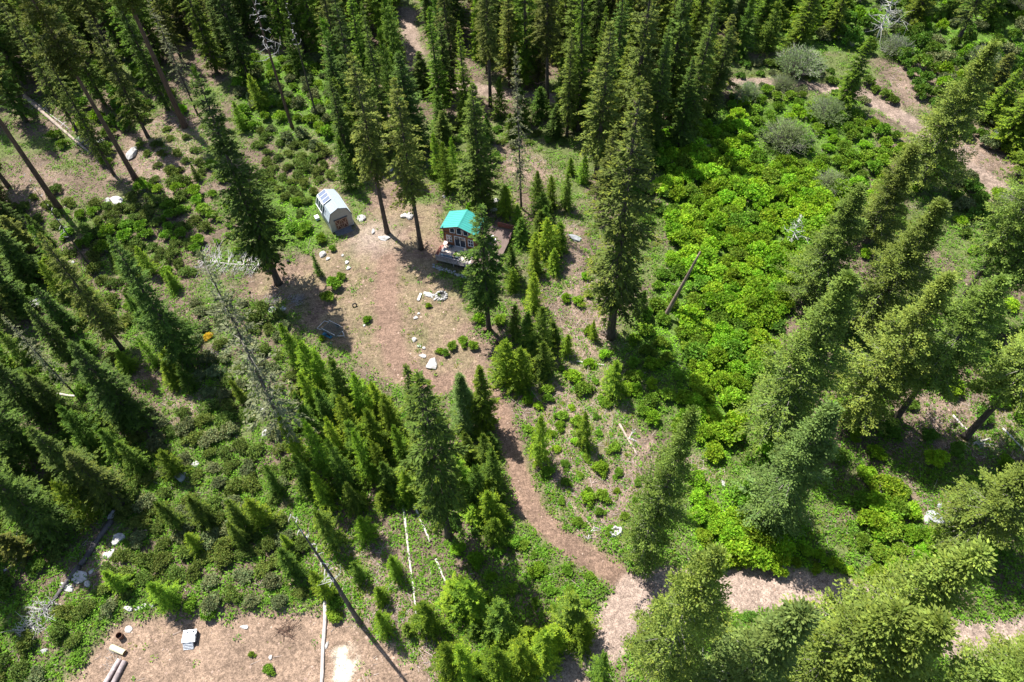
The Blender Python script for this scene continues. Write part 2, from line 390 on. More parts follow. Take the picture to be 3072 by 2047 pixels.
def shrub(seed, R=1., H=1.1, lobes=12, nleaf=1500, ls=.16, spread=.5, upn=.35, twig=10, lr0=.26, lr1=.46):
    r = np.random.default_rng(seed)
    a = r.random(lobes)*6.28; q = np.sqrt(r.random(lobes))*(.82+.28*np.sin(a*2+seed)+.18*np.sin(a*3+seed*2)); lc = np.stack([np.cos(a)*q*R*.72, np.sin(a)*q*R*.72, H*(.42+.36*(1-q**1.5))+r.normal(0, .07*H, lobes)], 1)
    lr = R*r.uniform(lr0, lr1, lobes); lt = r.uniform(.66, 1.28, lobes)
    i = r.integers(0, lobes, nleaf); d = unit(r.normal(0, 1, (nleaf, 3))); d[:, 2] = np.abs(d[:, 2])*np.where(r.random(nleaf) < .8, 1, -.7); d = unit(d)
    rr = lr[i]*r.uniform(.6, 1.08, nleaf); rr[r.random(nleaf) < .06] *= 1.3
    p = lc[i]+d*rr[:, None]*np.array([1, 1, .8]); p[:, 2] = np.maximum(p[:, 2], .03)
    q = unit(d*spread+r.normal(0, .6, (nleaf, 3))); l = ls*r.uniform(.6, 1.4, nleaf)
    nn = unit(d*.8+np.array([0, 0, upn])+r.normal(0, .35, (nleaf, 3)))
    c = (lt[i]*r.uniform(.78, 1.22, nleaf))[:, None]*np.ones(3)
    c[:, 0] *= r.uniform(.85, 1.25, nleaf)
    V, Fq, T = leaves(p, q, l, l*.75, nn, c)
    fm = np.zeros(len(Fq), int)
    # stems
    k = twig; j = r.integers(0, lobes, k); o = r.normal(0, .06*R, (k, 3)); o[:, 2] = 0; e = lc[j]+r.normal(0, .05, (k, 3)); wv = np.array([.018, .012, 0])
    v2 = np.stack([o-wv, o+wv, e+wv*.4, e-wv*.4], 1).reshape(-1, 3)
    return np.concatenate([V, v2]), np.concatenate([Fq, np.arange(4*k).reshape(-1, 4)+len(V)]), np.concatenate([T, np.ones((4*k, 3))]), np.concatenate([fm, np.ones(k, int)])
def willow(seed, R=4., H=4., ns=260, leafn=2600, ls=.16):
    r = np.random.default_rng(seed); V = []; off = 0
    a = r.random(ns)*6.28; sp = np.sqrt(r.random(ns)); e = np.stack([np.cos(a)*sp*R, np.sin(a)*sp*R, H*np.sqrt(np.clip(1.05-sp**2*.75, .1, 2))*r.uniform(.75, 1.05, ns)], 1)
    b0 = np.stack([np.cos(a)*sp*R*.12, np.sin(a)*sp*R*.12, np.zeros(ns)], 1)
    ctl = b0*.5+e*.5; ctl[:, 2] = e[:, 2]*.72; ctl[:, :2] *= .8
    seg = 5; ts = np.linspace(0, 1, seg+1); prev = None; quads = []
    def bez(t): return (1-t)**2*b0+2*t*(1-t)*ctl+t*t*e
    for wv in (np.array([.035, 0, 0]), np.array([0, .026, .026])):
        for i in range(seg):
            p0, p1 = bez(ts[i]), bez(ts[i+1]); w0, w1 = (1.1-ts[i]), (1.1-ts[i+1])
            quads.append(np.stack([p0-wv*w0, p0+wv*w0, p1+wv*w1, p1-wv*w1], 1).reshape(-1, 3))
    # side twigs
    m = ns*6; i = r.integers(0, ns, m); t = r.uniform(.45, 1, m)[:, None]; p0 = (1-t)**2*b0[i]+2*t*(1-t)*ctl[i]+t*t*e[i]
    d = unit(e[i]-b0[i]+r.normal(0, 1.6, (m, 3))); p1 = p0+d*r.uniform(.3, .9, m)[:, None]; wv = np.array([.02, .014, .014])
    quads.append(np.stack([p0-wv, p0+wv, p1+wv*.3, p1-wv*.3], 1).reshape(-1, 3))
    tv = np.concatenate(quads); tf = np.arange(len(tv)).reshape(-1, 4)
    i = r.integers(0, m, leafn); k = r.random((leafn, 1)); p = p0[i]*(1-k)+p1[i]*k; q = unit(d[i]+r.normal(0, .8, (leafn, 3))); l = ls*r.uniform(.6, 1.3, leafn)
    V, Fq, T = leaves(p, q, l, l*.45, unit(r.normal(0, .6, (leafn, 3))+[0, 0, 1]), r.uniform(.75, 1.25, (leafn, 1))*np.ones(3))
    return (tv, tf), (V, Fq, T)
def rock_mesh(name, seed, mat, flat=.5):
    import bmesh
    r = np.random.default_rng(seed); bm = bmesh.new(); bmesh.ops.create_icosphere(bm, subdivisions=2, radius=1)
    D = [r.normal(0, 1, 3) for _ in range(9)]; D = [d/np.linalg.norm(d) for d in D]; cut = r.uniform(.42, .85, 9)
    for v in bm.verts:
        p = np.array(v.co)
        for d, c in zip(D, cut):
            k = p@d
            if k > c: p = p-d*(k-c)
        p = p*(1+r.normal(0, .03)); v.co = (p[0], p[1], p[2]*flat)
    me = bpy.data.meshes.new(name); bm.to_mesh(me); bm.free(); me.materials.append(mat); return me

# ------------------------------------------------------------------ the ground
SP = .5
gx = np.arange(-140, 140+.01, SP); gy = np.arange(2, 198+.01, SP)
XX, YY = np.meshgrid(gx, gy); nx, ny = len(gx), len(gy)
ZZ = height(XX, YY)
dr, rd, yd, lt, hf, cr = dirt_fields(XX, YY)
n5 = fbm(XX, YY, 6, 51); n6 = fbm(XX, YY, 2, 61)
duff = np.array([.15, .11, .08]); tan = np.array([.225, .152, .110]); tan2 = np.array([.215, .142, .103]); roadc = np.array([.32, .24, .195]); mossy = np.array([.10, .14, .035]); slash = np.array([.23, .165, .125]); lotc = np.array([.255, .178, .127]); lushc = np.array([.08, .15, .02]); strawc = np.array([.205, .18, .095]); creamc = np.array([.72, .66, .52])
def mixc(c, d, f): return c*(1-f[..., None])+d*f[..., None]
col = np.zeros(XX.shape+(3,))+duff
col = mixc(col, mossy, ss(.42, .62, n5)*.8)
bgm = np.zeros(XX.shape)
for P in BRIGHTG: bgm = np.maximum(bgm, 1-ss(-1, 2, sdist(P, XX, YY)+(n5-.5)*4))
col = mixc(col, lushc, bgm*.85)
col = mixc(col, slash, hf*(.55+.45*ss(.35, .6, n6)))
col = mixc(col, strawc, hf*ss(.5, .7, n5)*.5)
col = mixc(col, tan, yd*(.5+.5*ss(.3, .55, n6)))
offtrack = ss(1.0, 3.2, dseg(DRIVE, XX, YY)+(n6-.5)*2)
col = mixc(col, strawc, yd*offtrack*ss(.40, .62, n6)*.5)
col = mixc(col, np.array([.36, .29, .25]), yd*np.exp(-((XX-GO(855, 545)[0])**2+(YY-GO(855, 545)[1])**2)/14)*.6)
col = mixc(col, np.array([.19, .115, .08]), yd*np.exp(-((dseg(DRIVE, XX, YY)-.75)/.3)**2)*.45*ss(.3, .6, n5))
col = mixc(col, tan2, dr)
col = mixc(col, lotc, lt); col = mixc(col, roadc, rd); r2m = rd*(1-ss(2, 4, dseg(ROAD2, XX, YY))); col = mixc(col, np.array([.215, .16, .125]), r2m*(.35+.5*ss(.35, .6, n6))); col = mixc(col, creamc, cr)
V = np.stack([XX, YY, ZZ], -1).reshape(-1, 3)
idx = np.arange(nx*ny).reshape(ny, nx)
Fq = np.stack([idx[:-1, :-1], idx[:-1, 1:], idx[1:, 1:], idx[1:, :-1]], -1).reshape(-1, 4)
def fc(a): return ((a[:-1, :-1]+a[1:, 1:]+a[:-1, 1:]+a[1:, :-1])/4).ravel()
cls = np.zeros(len(Fq), int)
cls[(fc(yd) > .5)] = 1; cls[fc(dr) > .5] = 2; cls[fc(lt) > .5] = 3
fr_ = fc(rd) > .5; near = fc(dseg(ROAD1, XX, YY)) < fc(dseg(ROAD2, XX, YY)); cls[fr_ & near] = 4; cls[fr_ & ~near] = 5
colf = col.reshape(-1, 3)
for k, (nm, lb) in enumerate([('ground', 'brown and mossy forest floor under the trees and shrubs'), ('cabin_yard', 'bare pinkish dirt yard between the shed and the cabin'),
                              ('driveway', 'narrow dirt driveway curving from the cabin yard down to the lower road'), ('dirt_clearing', 'bare tan dirt clearing along the bottom edge'),
                              ('lower_dirt_road', 'pale dirt road crossing the lower right of the view'), ('upper_dirt_road', 'pale dirt road running behind the trees at the top')]):
    f = Fq[cls == k]; u, inv = np.unique(f, return_inverse=True)
    me = mesh_np(nm, V[u], inv.reshape(-1, 4), GROUND, smooth=True)
    at = me.color_attributes.new('soil', 'FLOAT_COLOR', 'POINT'); c4 = np.ones((len(u), 4), np.float32); c4[:, :3] = colf[u]; at.data.foreach_set('color', c4.ravel())
    tag(link(nm, me), lb, None, None, 'structure')
# terrain beyond, to the horizon
R1, R2 = [(-140, 2), (140, 2), (140, 198), (-140, 198)], [(-3000, -3000), (3000, -3000), (3000, 3500), (-3000, 3500)]
me = mesh_np('far_terrain', [(*p, 0) for p in R1+R2], [(0, 4, 5, 1), (1, 5, 6, 2), (2, 6, 7, 3), (3, 7, 4, 0)], GROUND)
at = me.color_attributes.new('soil', 'FLOAT_COLOR', 'POINT'); at.data.foreach_set('color', np.tile([.07, .10, .03, 1], 8).astype(np.float32))
tag(link('far_terrain', me), 'forested ground stretching away beyond the property', None, None, 'structure')

# ------------------------------------------------------------------ labels: what stands nearest, and on which side
LM = [(1055, 545, 'green-roofed cabin'), (775, 490, 'grey barn-roofed shed'), (1013, 680, 'stone fire ring'), (993, 840, 'largest white slab rock'),
      (1560, 650, 'broken bare snag'), (530, 610, 'white limby fallen tree'), (160, 1330, 'long charred log'), (1450, 1350, 'lower road junction'),
      (440, 1460, 'slatted grey stack'), (765, 755, 'rusty mesh trailer'), (935, 1290, 'long bleached log'), (2020, 225, 'upper road bend'),
      (1800, 310, 'grey twiggy willow'), (265, 1545, 'two cut logs'), (2155, 1195, 'grey boulder group'), (780, 1330, 'leaning bottom snag'),
      (480, 200, 'thick red-brown pine trunk'), (1800, 1350, 'sunlit lower road'), (250, 455, 'flat white rock'), (800, 1540, 'cream gravel patch'),
      (1200, 300, 'dead-topped thin conifer'), (1400, 700, 'tall bare right-hand trunk'), (1190, 1050, 'driveway curve'), (550, 850, 'half-dead leaning conifer'),
      (640, 250, 'red dead pine'), (960, 140, 'pale dirt opening uphill'), (415, 1095, 'lone grey boulder'), (60, 730, 'pale blue rock at left'),
      (2250, 640, 'bare trunks at right'), (2320, 1500, 'lower right road end'), (1700, 600, 'bright green thicket'), (1420, 1610, 'bottom road edge')]
ORD = ['nearest', 'second nearest', 'third nearest', 'fourth nearest', 'fifth nearest', 'sixth nearest']
PEND = []                                   # (object, world position, adjective phrase, noun, group)
def pend(o, pos, adj, noun, group): PEND.append((o, pos, adj, noun, group))
def write_labels():
    from collections import defaultdict
    B = defaultdict(list)
    for o, pos, adj, noun, group in PEND:
        u = PX(pos)/K; d = [(math.hypot(u[0]-a, (u[1]-b)*1.1), k) for k, (a, b, _) in enumerate(LM)]
        ds, k = min(d); dx, dy = u[0]-LM[k][0], u[1]-LM[k][1]
        side = ('left of' if dx < 0 else 'right of') if abs(dx) > abs(dy) else ('behind' if dy < 0 else 'in front of')
        B[(adj+' '+noun, k, side)].append((ds, o, adj, group))
    for (noun, k, side), L in B.items():
        L.sort(key=lambda t: t[0])
        for i, (ds, o, adj, group) in enumerate(L):
            if len(L) == 1: o['label'] = f'{noun} {side} the {LM[k][2]}'
            elif i < 6: o['label'] = f'{noun}, {ORD[i]} {side} the {LM[k][2]}'
            else:
                o['label'] = f'{noun} crowded farther {side} the {LM[k][2]}'
                group = f'{noun} group farther {side} the {LM[k][2]}'
            o['group'] = group

# ------------------------------------------------------------------ tree prototypes
LIMBG = simple('silvery_limb_bark', (.30, .27, .24), .9, .4, 2)
def crown_protos(key, mat, seeds, H, lm=None, **kw):
    out = []
    for s in seeds:
        Vv, Ff, T, fm = conifer(s, H=H, **kw); out.append(mesh_np('crown_'+key, Vv, Ff, [mat, lm or BARK], T, fm))
    return out
NOM = dict(dark=(28, 3.), darkhi=(26, 3.), darkmid=(28, 3.), broadhi=(34, 5.), olive=(30, 3.), high=(30, 3.), pine=(34, 3.4), sparse=(32, 4.6), bright=(26, 2.8), broad=(34, 5.), pale=(30, 4.2), young=(6, 1.6), youngdk=(6, 1.6), slim=(24, 1.8))
CR = {}
CR['dark'] = crown_protos('dark', MF['dark'], (1, 2, 3), 28, R=3., cs=.06, per_m=11, ntw=34, gap=.14, power=.75, tl=(.24, .24))
CR['darkmid'] = crown_protos('darkmid', MF['dark'], (33,), 28, R=3., cs=.15, per_m=12, ntw=34, gap=.14, power=.6, tl=(.24, .24), elev=(-.4, .5), tipy=.5)
CR['darkhi'] = crown_protos('darkhi', MF['dark'], (31, 32), 26, R=3., cs=.27, per_m=12, ntw=32, gap=.16, power=.62, elev=(-.5, .5), tipy=.6, tl=(.24, .24))
CR['bright'] = crown_protos('bright', MF['bright'], (4, 5, 6), 26, R=2.8, cs=.05, per_m=11, ntw=32, elev=(-.2, .7), gap=.12, tipy=.5, power=.75, tl=(.24, .24))
CR['olive'] = crown_protos('olive', MF['olive'], (7, 8, 9), 30, R=3., cs=.16, per_m=10, ntw=30, gap=.22, tipy=.45, droop=.32, power=.72, tl=(.24, .24))
CR['high'] = crown_protos('high', MF['olive'], (10, 11), 30, R=3., cs=.36, per_m=11, ntw=32, gap=.22, tipy=.3, droop=.4, power=.62, tl=(.24, .24))
CR['pine'] = crown_protos('pine', MF['olive'], (12,), 34, R=3.4, cs=.52, per_m=11, ntw=26, gap=.2, power=.5, droop=.15, elev=(-.1, .6), puff=3, tipy=.1)
CR['sparse'] = crown_protos('sparse', MF['grey'], (13, 14), 32, R=4.6, cs=.2, per_m=7, ntw=18, gap=.35, power=.7, droop=.35, tipy=.2, tl=(.2, .3), wid=.34, lm=LIMBG)
CR['slim'] = crown_protos('slim', MF['dark'], (15, 16), 24, R=1.8, cs=.1, per_m=12, ntw=16, gap=.2)
CR['broad'] = crown_protos('broad', MF['broad'], (17, 18, 19), 34, R=5., cs=.10, per_m=10, ntw=34, gap=.24, puff=5, tl=(.15, .25), wid=.3, power=.85, droop=.12, elev=(-.15, .7), tipy=.5, lm=LIMBG)
CR['broadhi'] = crown_protos('broadhi', MF['broad'], (37,), 34, R=5., cs=.36, per_m=12, ntw=34, gap=.22, puff=5, tl=(.15, .25), wid=.3, power=.72, droop=.15, elev=(-.25, .7), tipy=.5, lm=LIMBG)
CR['pale'] = crown_protos('pale', MF['pale'], (20,), 30, R=4.2, cs=.08, per_m=10, ntw=34, gap=.2, puff=5, tl=(.15, .25), wid=.3, power=.85, tipy=.3, lm=LIMBG)
CR['young'] = crown_protos('young', MF['young'], (21, 22, 23, 24), 6, R=1.6, cs=.0, per_m=38, ntw=36, tl=(.15, .11), elev=(-.05, .9), power=.62, gap=.26, tipy=.6, wid=.34, limb=False)
CR['youngdk'] = crown_protos('youngdk', MF['youngdk'], (25, 26, 27), 6, R=1.6, cs=.0, per_m=36, ntw=36, tl=(.15, .11), elev=(-.1, .9), power=.6, gap=.3, tipy=.6, wid=.4, limb=False)
TRK = {}
for k, (h, r) in NOM.items():
    big = h > 10
    TRK[k] = [trunk_mesh('trunk_'+k, h*.97, (.36 if k not in ('pine', 'slim', 'broad', 'broadhi') else .5 if k == 'pine' else .22 if k == 'slim' else .45) if big else .07, BARKR if k in ('pine',) else BARK, s,
                         stubs=(40 if k in ('sparse', 'high', 'olive') else 16) if big else 0, stub_from=.12, stub_len=(1.6 if k in ('sparse', 'high') else .9)) for s in (1, 2)]
ADJ = dict(dark='dark green', darkhi='dark bare-trunked', darkmid='dark', broadhi='yellow-green high-crowned', bright='bright green', olive='olive green', high='bare-trunked', pine='thick red-barked', sparse='thin greyish', slim='narrow dark', broad='broad yellow-green', pale='pale grey-green', young='bright green', youngdk='deep green')
placed = []
def tree(x, y, z, H, Rr, kind, name=None, noun=None, group=None, pos=None, label=None):
    i = int(rng.integers(0, len(CR[kind]))); nh, nr = NOM[kind]; young = kind.startswith('young'); Rr = Rr*(1.25 if young else 1.12)
    nm = name or ('young_conifer' if young else 'pine_tree' if kind == 'pine' else 'fir_tree')
    e = empty(nm, (x, y, z-.05), rng.random()*6.283, None, 'tree', None, (Rr/nr, Rr/nr, H/nh))
    e.rotation_euler = (rng.normal(0, .016), rng.normal(0, .016), e.rotation_euler[2])
    c = link('crown', CR[kind][i], e); link('trunk', TRK[kind][int(rng.integers(0, 2))], e)
    placed.append((x, y, .42*Rr if not young else .5*Rr))
    if label: tag(e, label, 'tree', group or 'conifers around the cabin property')
    else:
        size = ('small' if H < 3.5 else 'mid-height' if H < 6 else 'tall') if young else ('towering' if H > 33 else 'tall' if H > 24 else 'mid-height')
        pend(e, (x, y, z), f'{size} {ADJ[kind]}', noun or ('young conifer' if young else 'pine' if kind == 'pine' else 'fir'), group or ('young conifers in the clearings' if young else 'tall conifers of the forest'))
    return e

# (base x, base y, row of the tip or negative height, crown radius m, kind, label) in overview pixels
BIG = [
 (425, 292, -43, 3.4, 'pine', 'tall pine with thick red-brown bare trunk leaning out of the top left'),
 (312, 412, -40, 3.0, 'pine', 'tall pine whose slim trunk ends beside dark shadow right of the flat white rock'),
 (135, 478, -38, 3.2, 'pine', 'tall pine with reddish trunk rising to the left edge of the photo'),
 (340, 315, 15, 2.6, 'olive', None), (262, 402, -30, 2.2, 'olive', None), (640, 652, 168, 4.1, 'darkmid', 'towering dark fir with thick trunk standing between fallen white tree and shed'),
 (183, 310, -26, 2.4, 'olive', None), (385, 250, -28, 2.3, 'dark', None), (455, 265, -24, 2.2, 'sparse', None), (575, 190, -30, 3.1, 'dark', None), (500, 170, -26, 2.5, 'bright', None),
 (350, 190, -27, 2.6, 'bright', None), (890, 535, 127, 3.2, 'high', 'tall olive fir with bare lower trunk just right of the grey shed'),
 (968, 572, 175, 3.0, 'high', 'tall thin fir whose bare trunk stands just left of the cabin'),
 (840, 330, -31, 2.6, 'dark', None), (893, 335, 5, 2.0, 'dark', None), (955, 345, 118, 3.8, 'dark', None), (1015, 262, 15, 2.3, 'bright', None), (1045, 205, -29, 2.6, 'olive', None), (1076, 292, 50, 2.0, 'bright', None),
 (1127, 245, -31, 2.9, 'high', None), (1107, 478, 192, 3.8, 'dark', 'full dark fir standing directly behind the cabin roof'), (1198, 480, 103, 2.2, 'sparse', 'thin half-bare conifer with a dead grey top standing behind the cabin on its right'),
 (1210, 200, -30, 3.0, 'bright', None), (1257, 247, -31, 3.0, 'high', None), (1330, 300, -32, 3.1, 'bright', None), (1370, 408, 60, 3.9, 'olive', None), (1450, 335, -33, 4.0, 'olive', None),
 (1403, 775, 185, 4.9, 'olive', 'towering olive fir with long bare trunk right of the cabin'), (1385, 505, 298, 2.6, 'olive', None), (1530, 262, -29, 3.2, 'dark', None), (1570, 330, -26, 3.0, 'dark', None), (1290, 160, -30, 3.0, 'bright', None),
 (1643, 222, 36, 3.4, 'olive', 'pointed olive fir beside the shaded upper road'), (1590, 285, -27, 3.2, 'bright', None), (1933, 250, 85, 2.7, 'bright', 'bright green conifer leaning over the upper road'),
 (2195, 105, -30, 3.2, 'olive', None), (2112, 430, 97, 5.6, 'broad', None), (1990, 560, 335, 4.4, 'broad', None), (1855, 700, 432, 4.8, 'broad', None), (1985, 755, 450, 4.8, 'broad', None),
 (1768, 1000, 640, 5.2, 'broad', None), (1956, 963, 640, 5.0, 'broad', None), (2058, 963, 640, 4.4, 'broadhi', None), (2218, 1005, 690, 4.8, 'broadhi', None), (2226, 740, 430, 4.2, 'broadhi', None), (2192, 712, 200, 4.0, 'broadhi', None),
 (1755, 1195, 930, 4.0, 'pale', 'pale grey-green fir above the dark shade right of the bright green mound'), (1468, 1292, 952, 3.3, 'broad', 'yellow-green fir standing just above the driveway junction'), (1470, 1612, 1308, 3.5, 'broadhi', 'broad fir covering the lower side of the road junction'),
 (1895, 1530, 1262, 5.4, 'broad', None), (1750, 1620, 1378, 5.0, 'broad', None), (1600, 1650, 1408, 4.4, 'pale', None), (1820, 1650, 1400, 5.2, 'broad', None), (2205, 1235, 1065, 4.6, 'broad', None), (2060, 1700, 1440, 5.0, 'broad', None), (2240, 1600, 1470, 4.4, 'broad', None),
 (60, 722, 610, 2.6, 'dark', None), (280, 802, 540, 2.5, 'olive', None), (437, 840, 543, 3.0, 'dark', 'broad dark fir at the centre left casting a black shadow'), (165, 832, 700, 1.5, 'slim', None), (165, 765, 655, 1.6, 'slim', None), (318, 975, 790, 3.2, 'dark', None),
 (178, 912, 725, 1.6, 'sparse', None), (107, 967, 790, 2.4, 'dark', None), (85, 1043, 880, 2.4, 'dark', None), (150, 1230, 1060, 2.8, 'dark', None), (90, 1180, 990, 2.8, 'dark', None), (50, 1100, 930, 2.6, 'dark', None), (240, 1145, 985, 2.8, 'dark', None), (282, 1160, 1035, 2.4, 'olive', None),
 (684, 1046, 562, 3.9, 'sparse', 'half-dead leaning grey conifer with a long bare top at the centre left'), (1031, 1232, 868, 3.5, 'darkhi', 'dark fir with a bare lower trunk standing just left of the driveway'), (990, 1075, 843, 1.9, 'slim', None),
 (1115, 985, 848, 2.2, 'bright', None), (1072, 985, 858, 2.2, 'pale', None), (1123, 757, 474, 3.1, 'darkhi', 'dark fir with bare lower trunk in front of the cabin deck'),
 (-40, 560, -28, 3, 'dark', None), (-60, 820, -26, 3, 'olive', None), (20, 430, -30, 3.0, 'olive', None), (60, 280, -30, 3.0, 'dark', None), (110, 190, -28, 3.0, 'olive', None), (240, 240, -30, 2.6, 'dark', None), (-30, 1280, -26, 2.8, 'dark', None),
 (790, 215, -27, 2.8, 'olive', None), (700, 120, -27, 2.8, 'dark', None), (740, 60, -28, 2.8, 'bright', None), (2400, 1180, -30, 4.6, 'broad', None), (2440, 800, -32, 4.8, 'broad', None), (2380, 330, -28, 4.4, 'olive', None), (-20, 680, -24, 2.4, 'dark', None),
]
for bx, by, ty, rr, kind, lab in BIG:
    b = GTO(bx, by); H = -ty if ty < 0 and by-ty > 400 or ty <= -20 else height_from(b, ty)
    tree(b[0], b[1], b[2], H, rr, kind, label=lab)
CAB = (-6.0, 79.5)
# forest fill along the top of the view
def poisson(P, sp, n=4000, seed=1):
    r = np.random.default_rng(seed); lo = P.min(0); hi = P.max(0); out = []; cell = {}
    pts = lo+r.random((n, 2))*(hi-lo); ok = inside(P, pts[:, 0], pts[:, 1])
    for p in pts[ok]:
        k = (int(p[0]//sp), int(p[1]//sp))
        if all((p[0]-q[0])**2+(p[1]-q[1])**2 > sp*sp for i in (-1, 0, 1) for j in (-1, 0, 1) for q in cell.get((k[0]+i, k[1]+j), [])):
            cell.setdefault(k, []).append(p); out.append(p)
    return out
def free(p, m=0.0, f=1.0):
    return all((p[0]-a)**2+(p[1]-b)**2 > (c*f+m)**2 for a, b, c in placed)
TOP = wpoly([(-120, 60), (100, -10), (1700, -10), (1640, 90), (1560, 170), (1400, 150), (1290, 120), (1180, 130), (1060, 110), (985, 60), (930, 110), (780, 130), (560, 110), (330, 150), (100, 180), (-120, 250)])
def road_clear(p, m=2.2): return dseg(ROAD2, np.array([p[0]]), np.array([p[1]]))[0] > m and dseg(ROAD1, np.array([p[0]]), np.array([p[1]]))[0] > m+1
for p in poisson(TOP, 4.6, 5000, 3):
    if free(p, 1.6) and road_clear(p):
        k = random.choice(['dark', 'dark', 'bright', 'bright', 'olive', 'olive', 'high'])
        tree(p[0], p[1], hz(*p), random.uniform(19, 30), random.uniform(2.2, 3.2), k)
FILL = [
 ([(-60, 20), (300, 0), (540, 20), (560, 140), (480, 160), (350, 130), (300, 200), (150, 220), (100, 280), (-60, 330)], 6.0, ['dark', 'olive', 'olive', 'bright', 'youngdk'], (8, 20), (1.8, 2.7)),
 ([(790, 60), (1000, 60), (1040, 250), (1000, 330), (900, 400), (800, 400), (780, 200)], 4.6, ['dark', 'dark', 'bright', 'youngdk'], (8, 20), (1.8, 2.8)),
 ([(1080, 70), (1280, 60), (1290, 200), (1100, 190)], 4.6, ['bright', 'olive', 'young'], (9, 22), (2.0, 2.9)),
 ([(1010, 260), (1290, 260), (1340, 320), (1200, 320), (1100, 350), (1010, 330)], 4.0, ['dark', 'youngdk', 'youngdk'], (5, 11), (1.4, 2.2)),
 ([(1280, 80), (1620, 60), (1600, 180), (1650, 250), (1560, 360), (1480, 420), (1400, 350), (1300, 330)], 4.4, ['dark', 'dark', 'bright', 'olive'], (10, 24), (2.2, 3.2)),
 ([(1660, -20), (1900, -20), (1930, 90), (1850, 120), (1700, 160), (1650, 120)], 5.0, ['bright', 'youngdk', 'dark'], (8, 15), (2.0, 3.0)),
 ([(-60, 420), (0, 420), (90, 620), (40, 760), (-80, 760)], 5.0, ['dark', 'olive', 'youngdk'], (8, 20), (1.8, 2.8)),
 ([(-60, 850), (120, 880), (330, 980), (250, 1190), (100, 1280), (-60, 1290)], 5.6, ['dark', 'olive', 'youngdk', 'youngdk'], (5, 12), (1.4, 2.2)),
 ([(120, 620), (420, 720), (430, 880), (300, 880), (130, 800)], 5.4, ['youngdk', 'young'], (3, 7), (1.1, 1.7)),
 ([(2230, 240), (2400, 200), (2400, 420), (2300, 420)], 5.5, ['olive', 'bright'], (9, 18), (2.4, 3.4)),
 ([(2040, -30), (2380, -30), (2380, 60), (2100, 60)], 6.0, ['olive', 'bright', 'youngdk'], (8, 18), (2.2, 3.2)),
 ([(690, 900), (830, 910), (930, 950), (940, 1010), (1000, 1090), (960, 1170), (860, 1170), (760, 1180), (700, 1120), (690, 960)], 2.5, ['young', 'young', 'youngdk'], (2.5, 5), (1.0, 1.7)),
 ([(1060, 1010), (1150, 1040), (1175, 1130), (1190, 1200), (1090, 1220), (1050, 1120)], 2.6, ['young', 'youngdk'], (2.2, 4.5), (.9, 1.4)),
 ([(1010, 1480), (1100, 1450), (1250, 1470), (1330, 1500), (1250, 1600), (1000, 1620)], 2.8, ['young', 'youngdk'], (2, 4), (.9, 1.4)),
 ([(1140, 480), (1250, 470), (1290, 560), (1280, 640), (1230, 640), (1180, 560)], 2.6, ['young', 'youngdk'], (4, 7), (1.1, 1.8)),
]
for fi, (poly, spc, kinds, (h0, h1), (r0_, r1_)) in enumerate(FILL):
    for p in poisson(wpoly(poly), spc, 3000, 300+fi):
        d_ = dirt_fields(np.array([p[0]]), np.array([p[1]]))
        if free(p, 1.0) and road_clear(p) and max(d_[0][0], d_[2][0], d_[3][0]) < .3 and (p[0]-CAB[0])**2+(p[1]-CAB[1])**2 > 70:
            tree(p[0], p[1], hz(*p), random.uniform(h0, h1), random.uniform(r0_, r1_), random.choice(kinds))
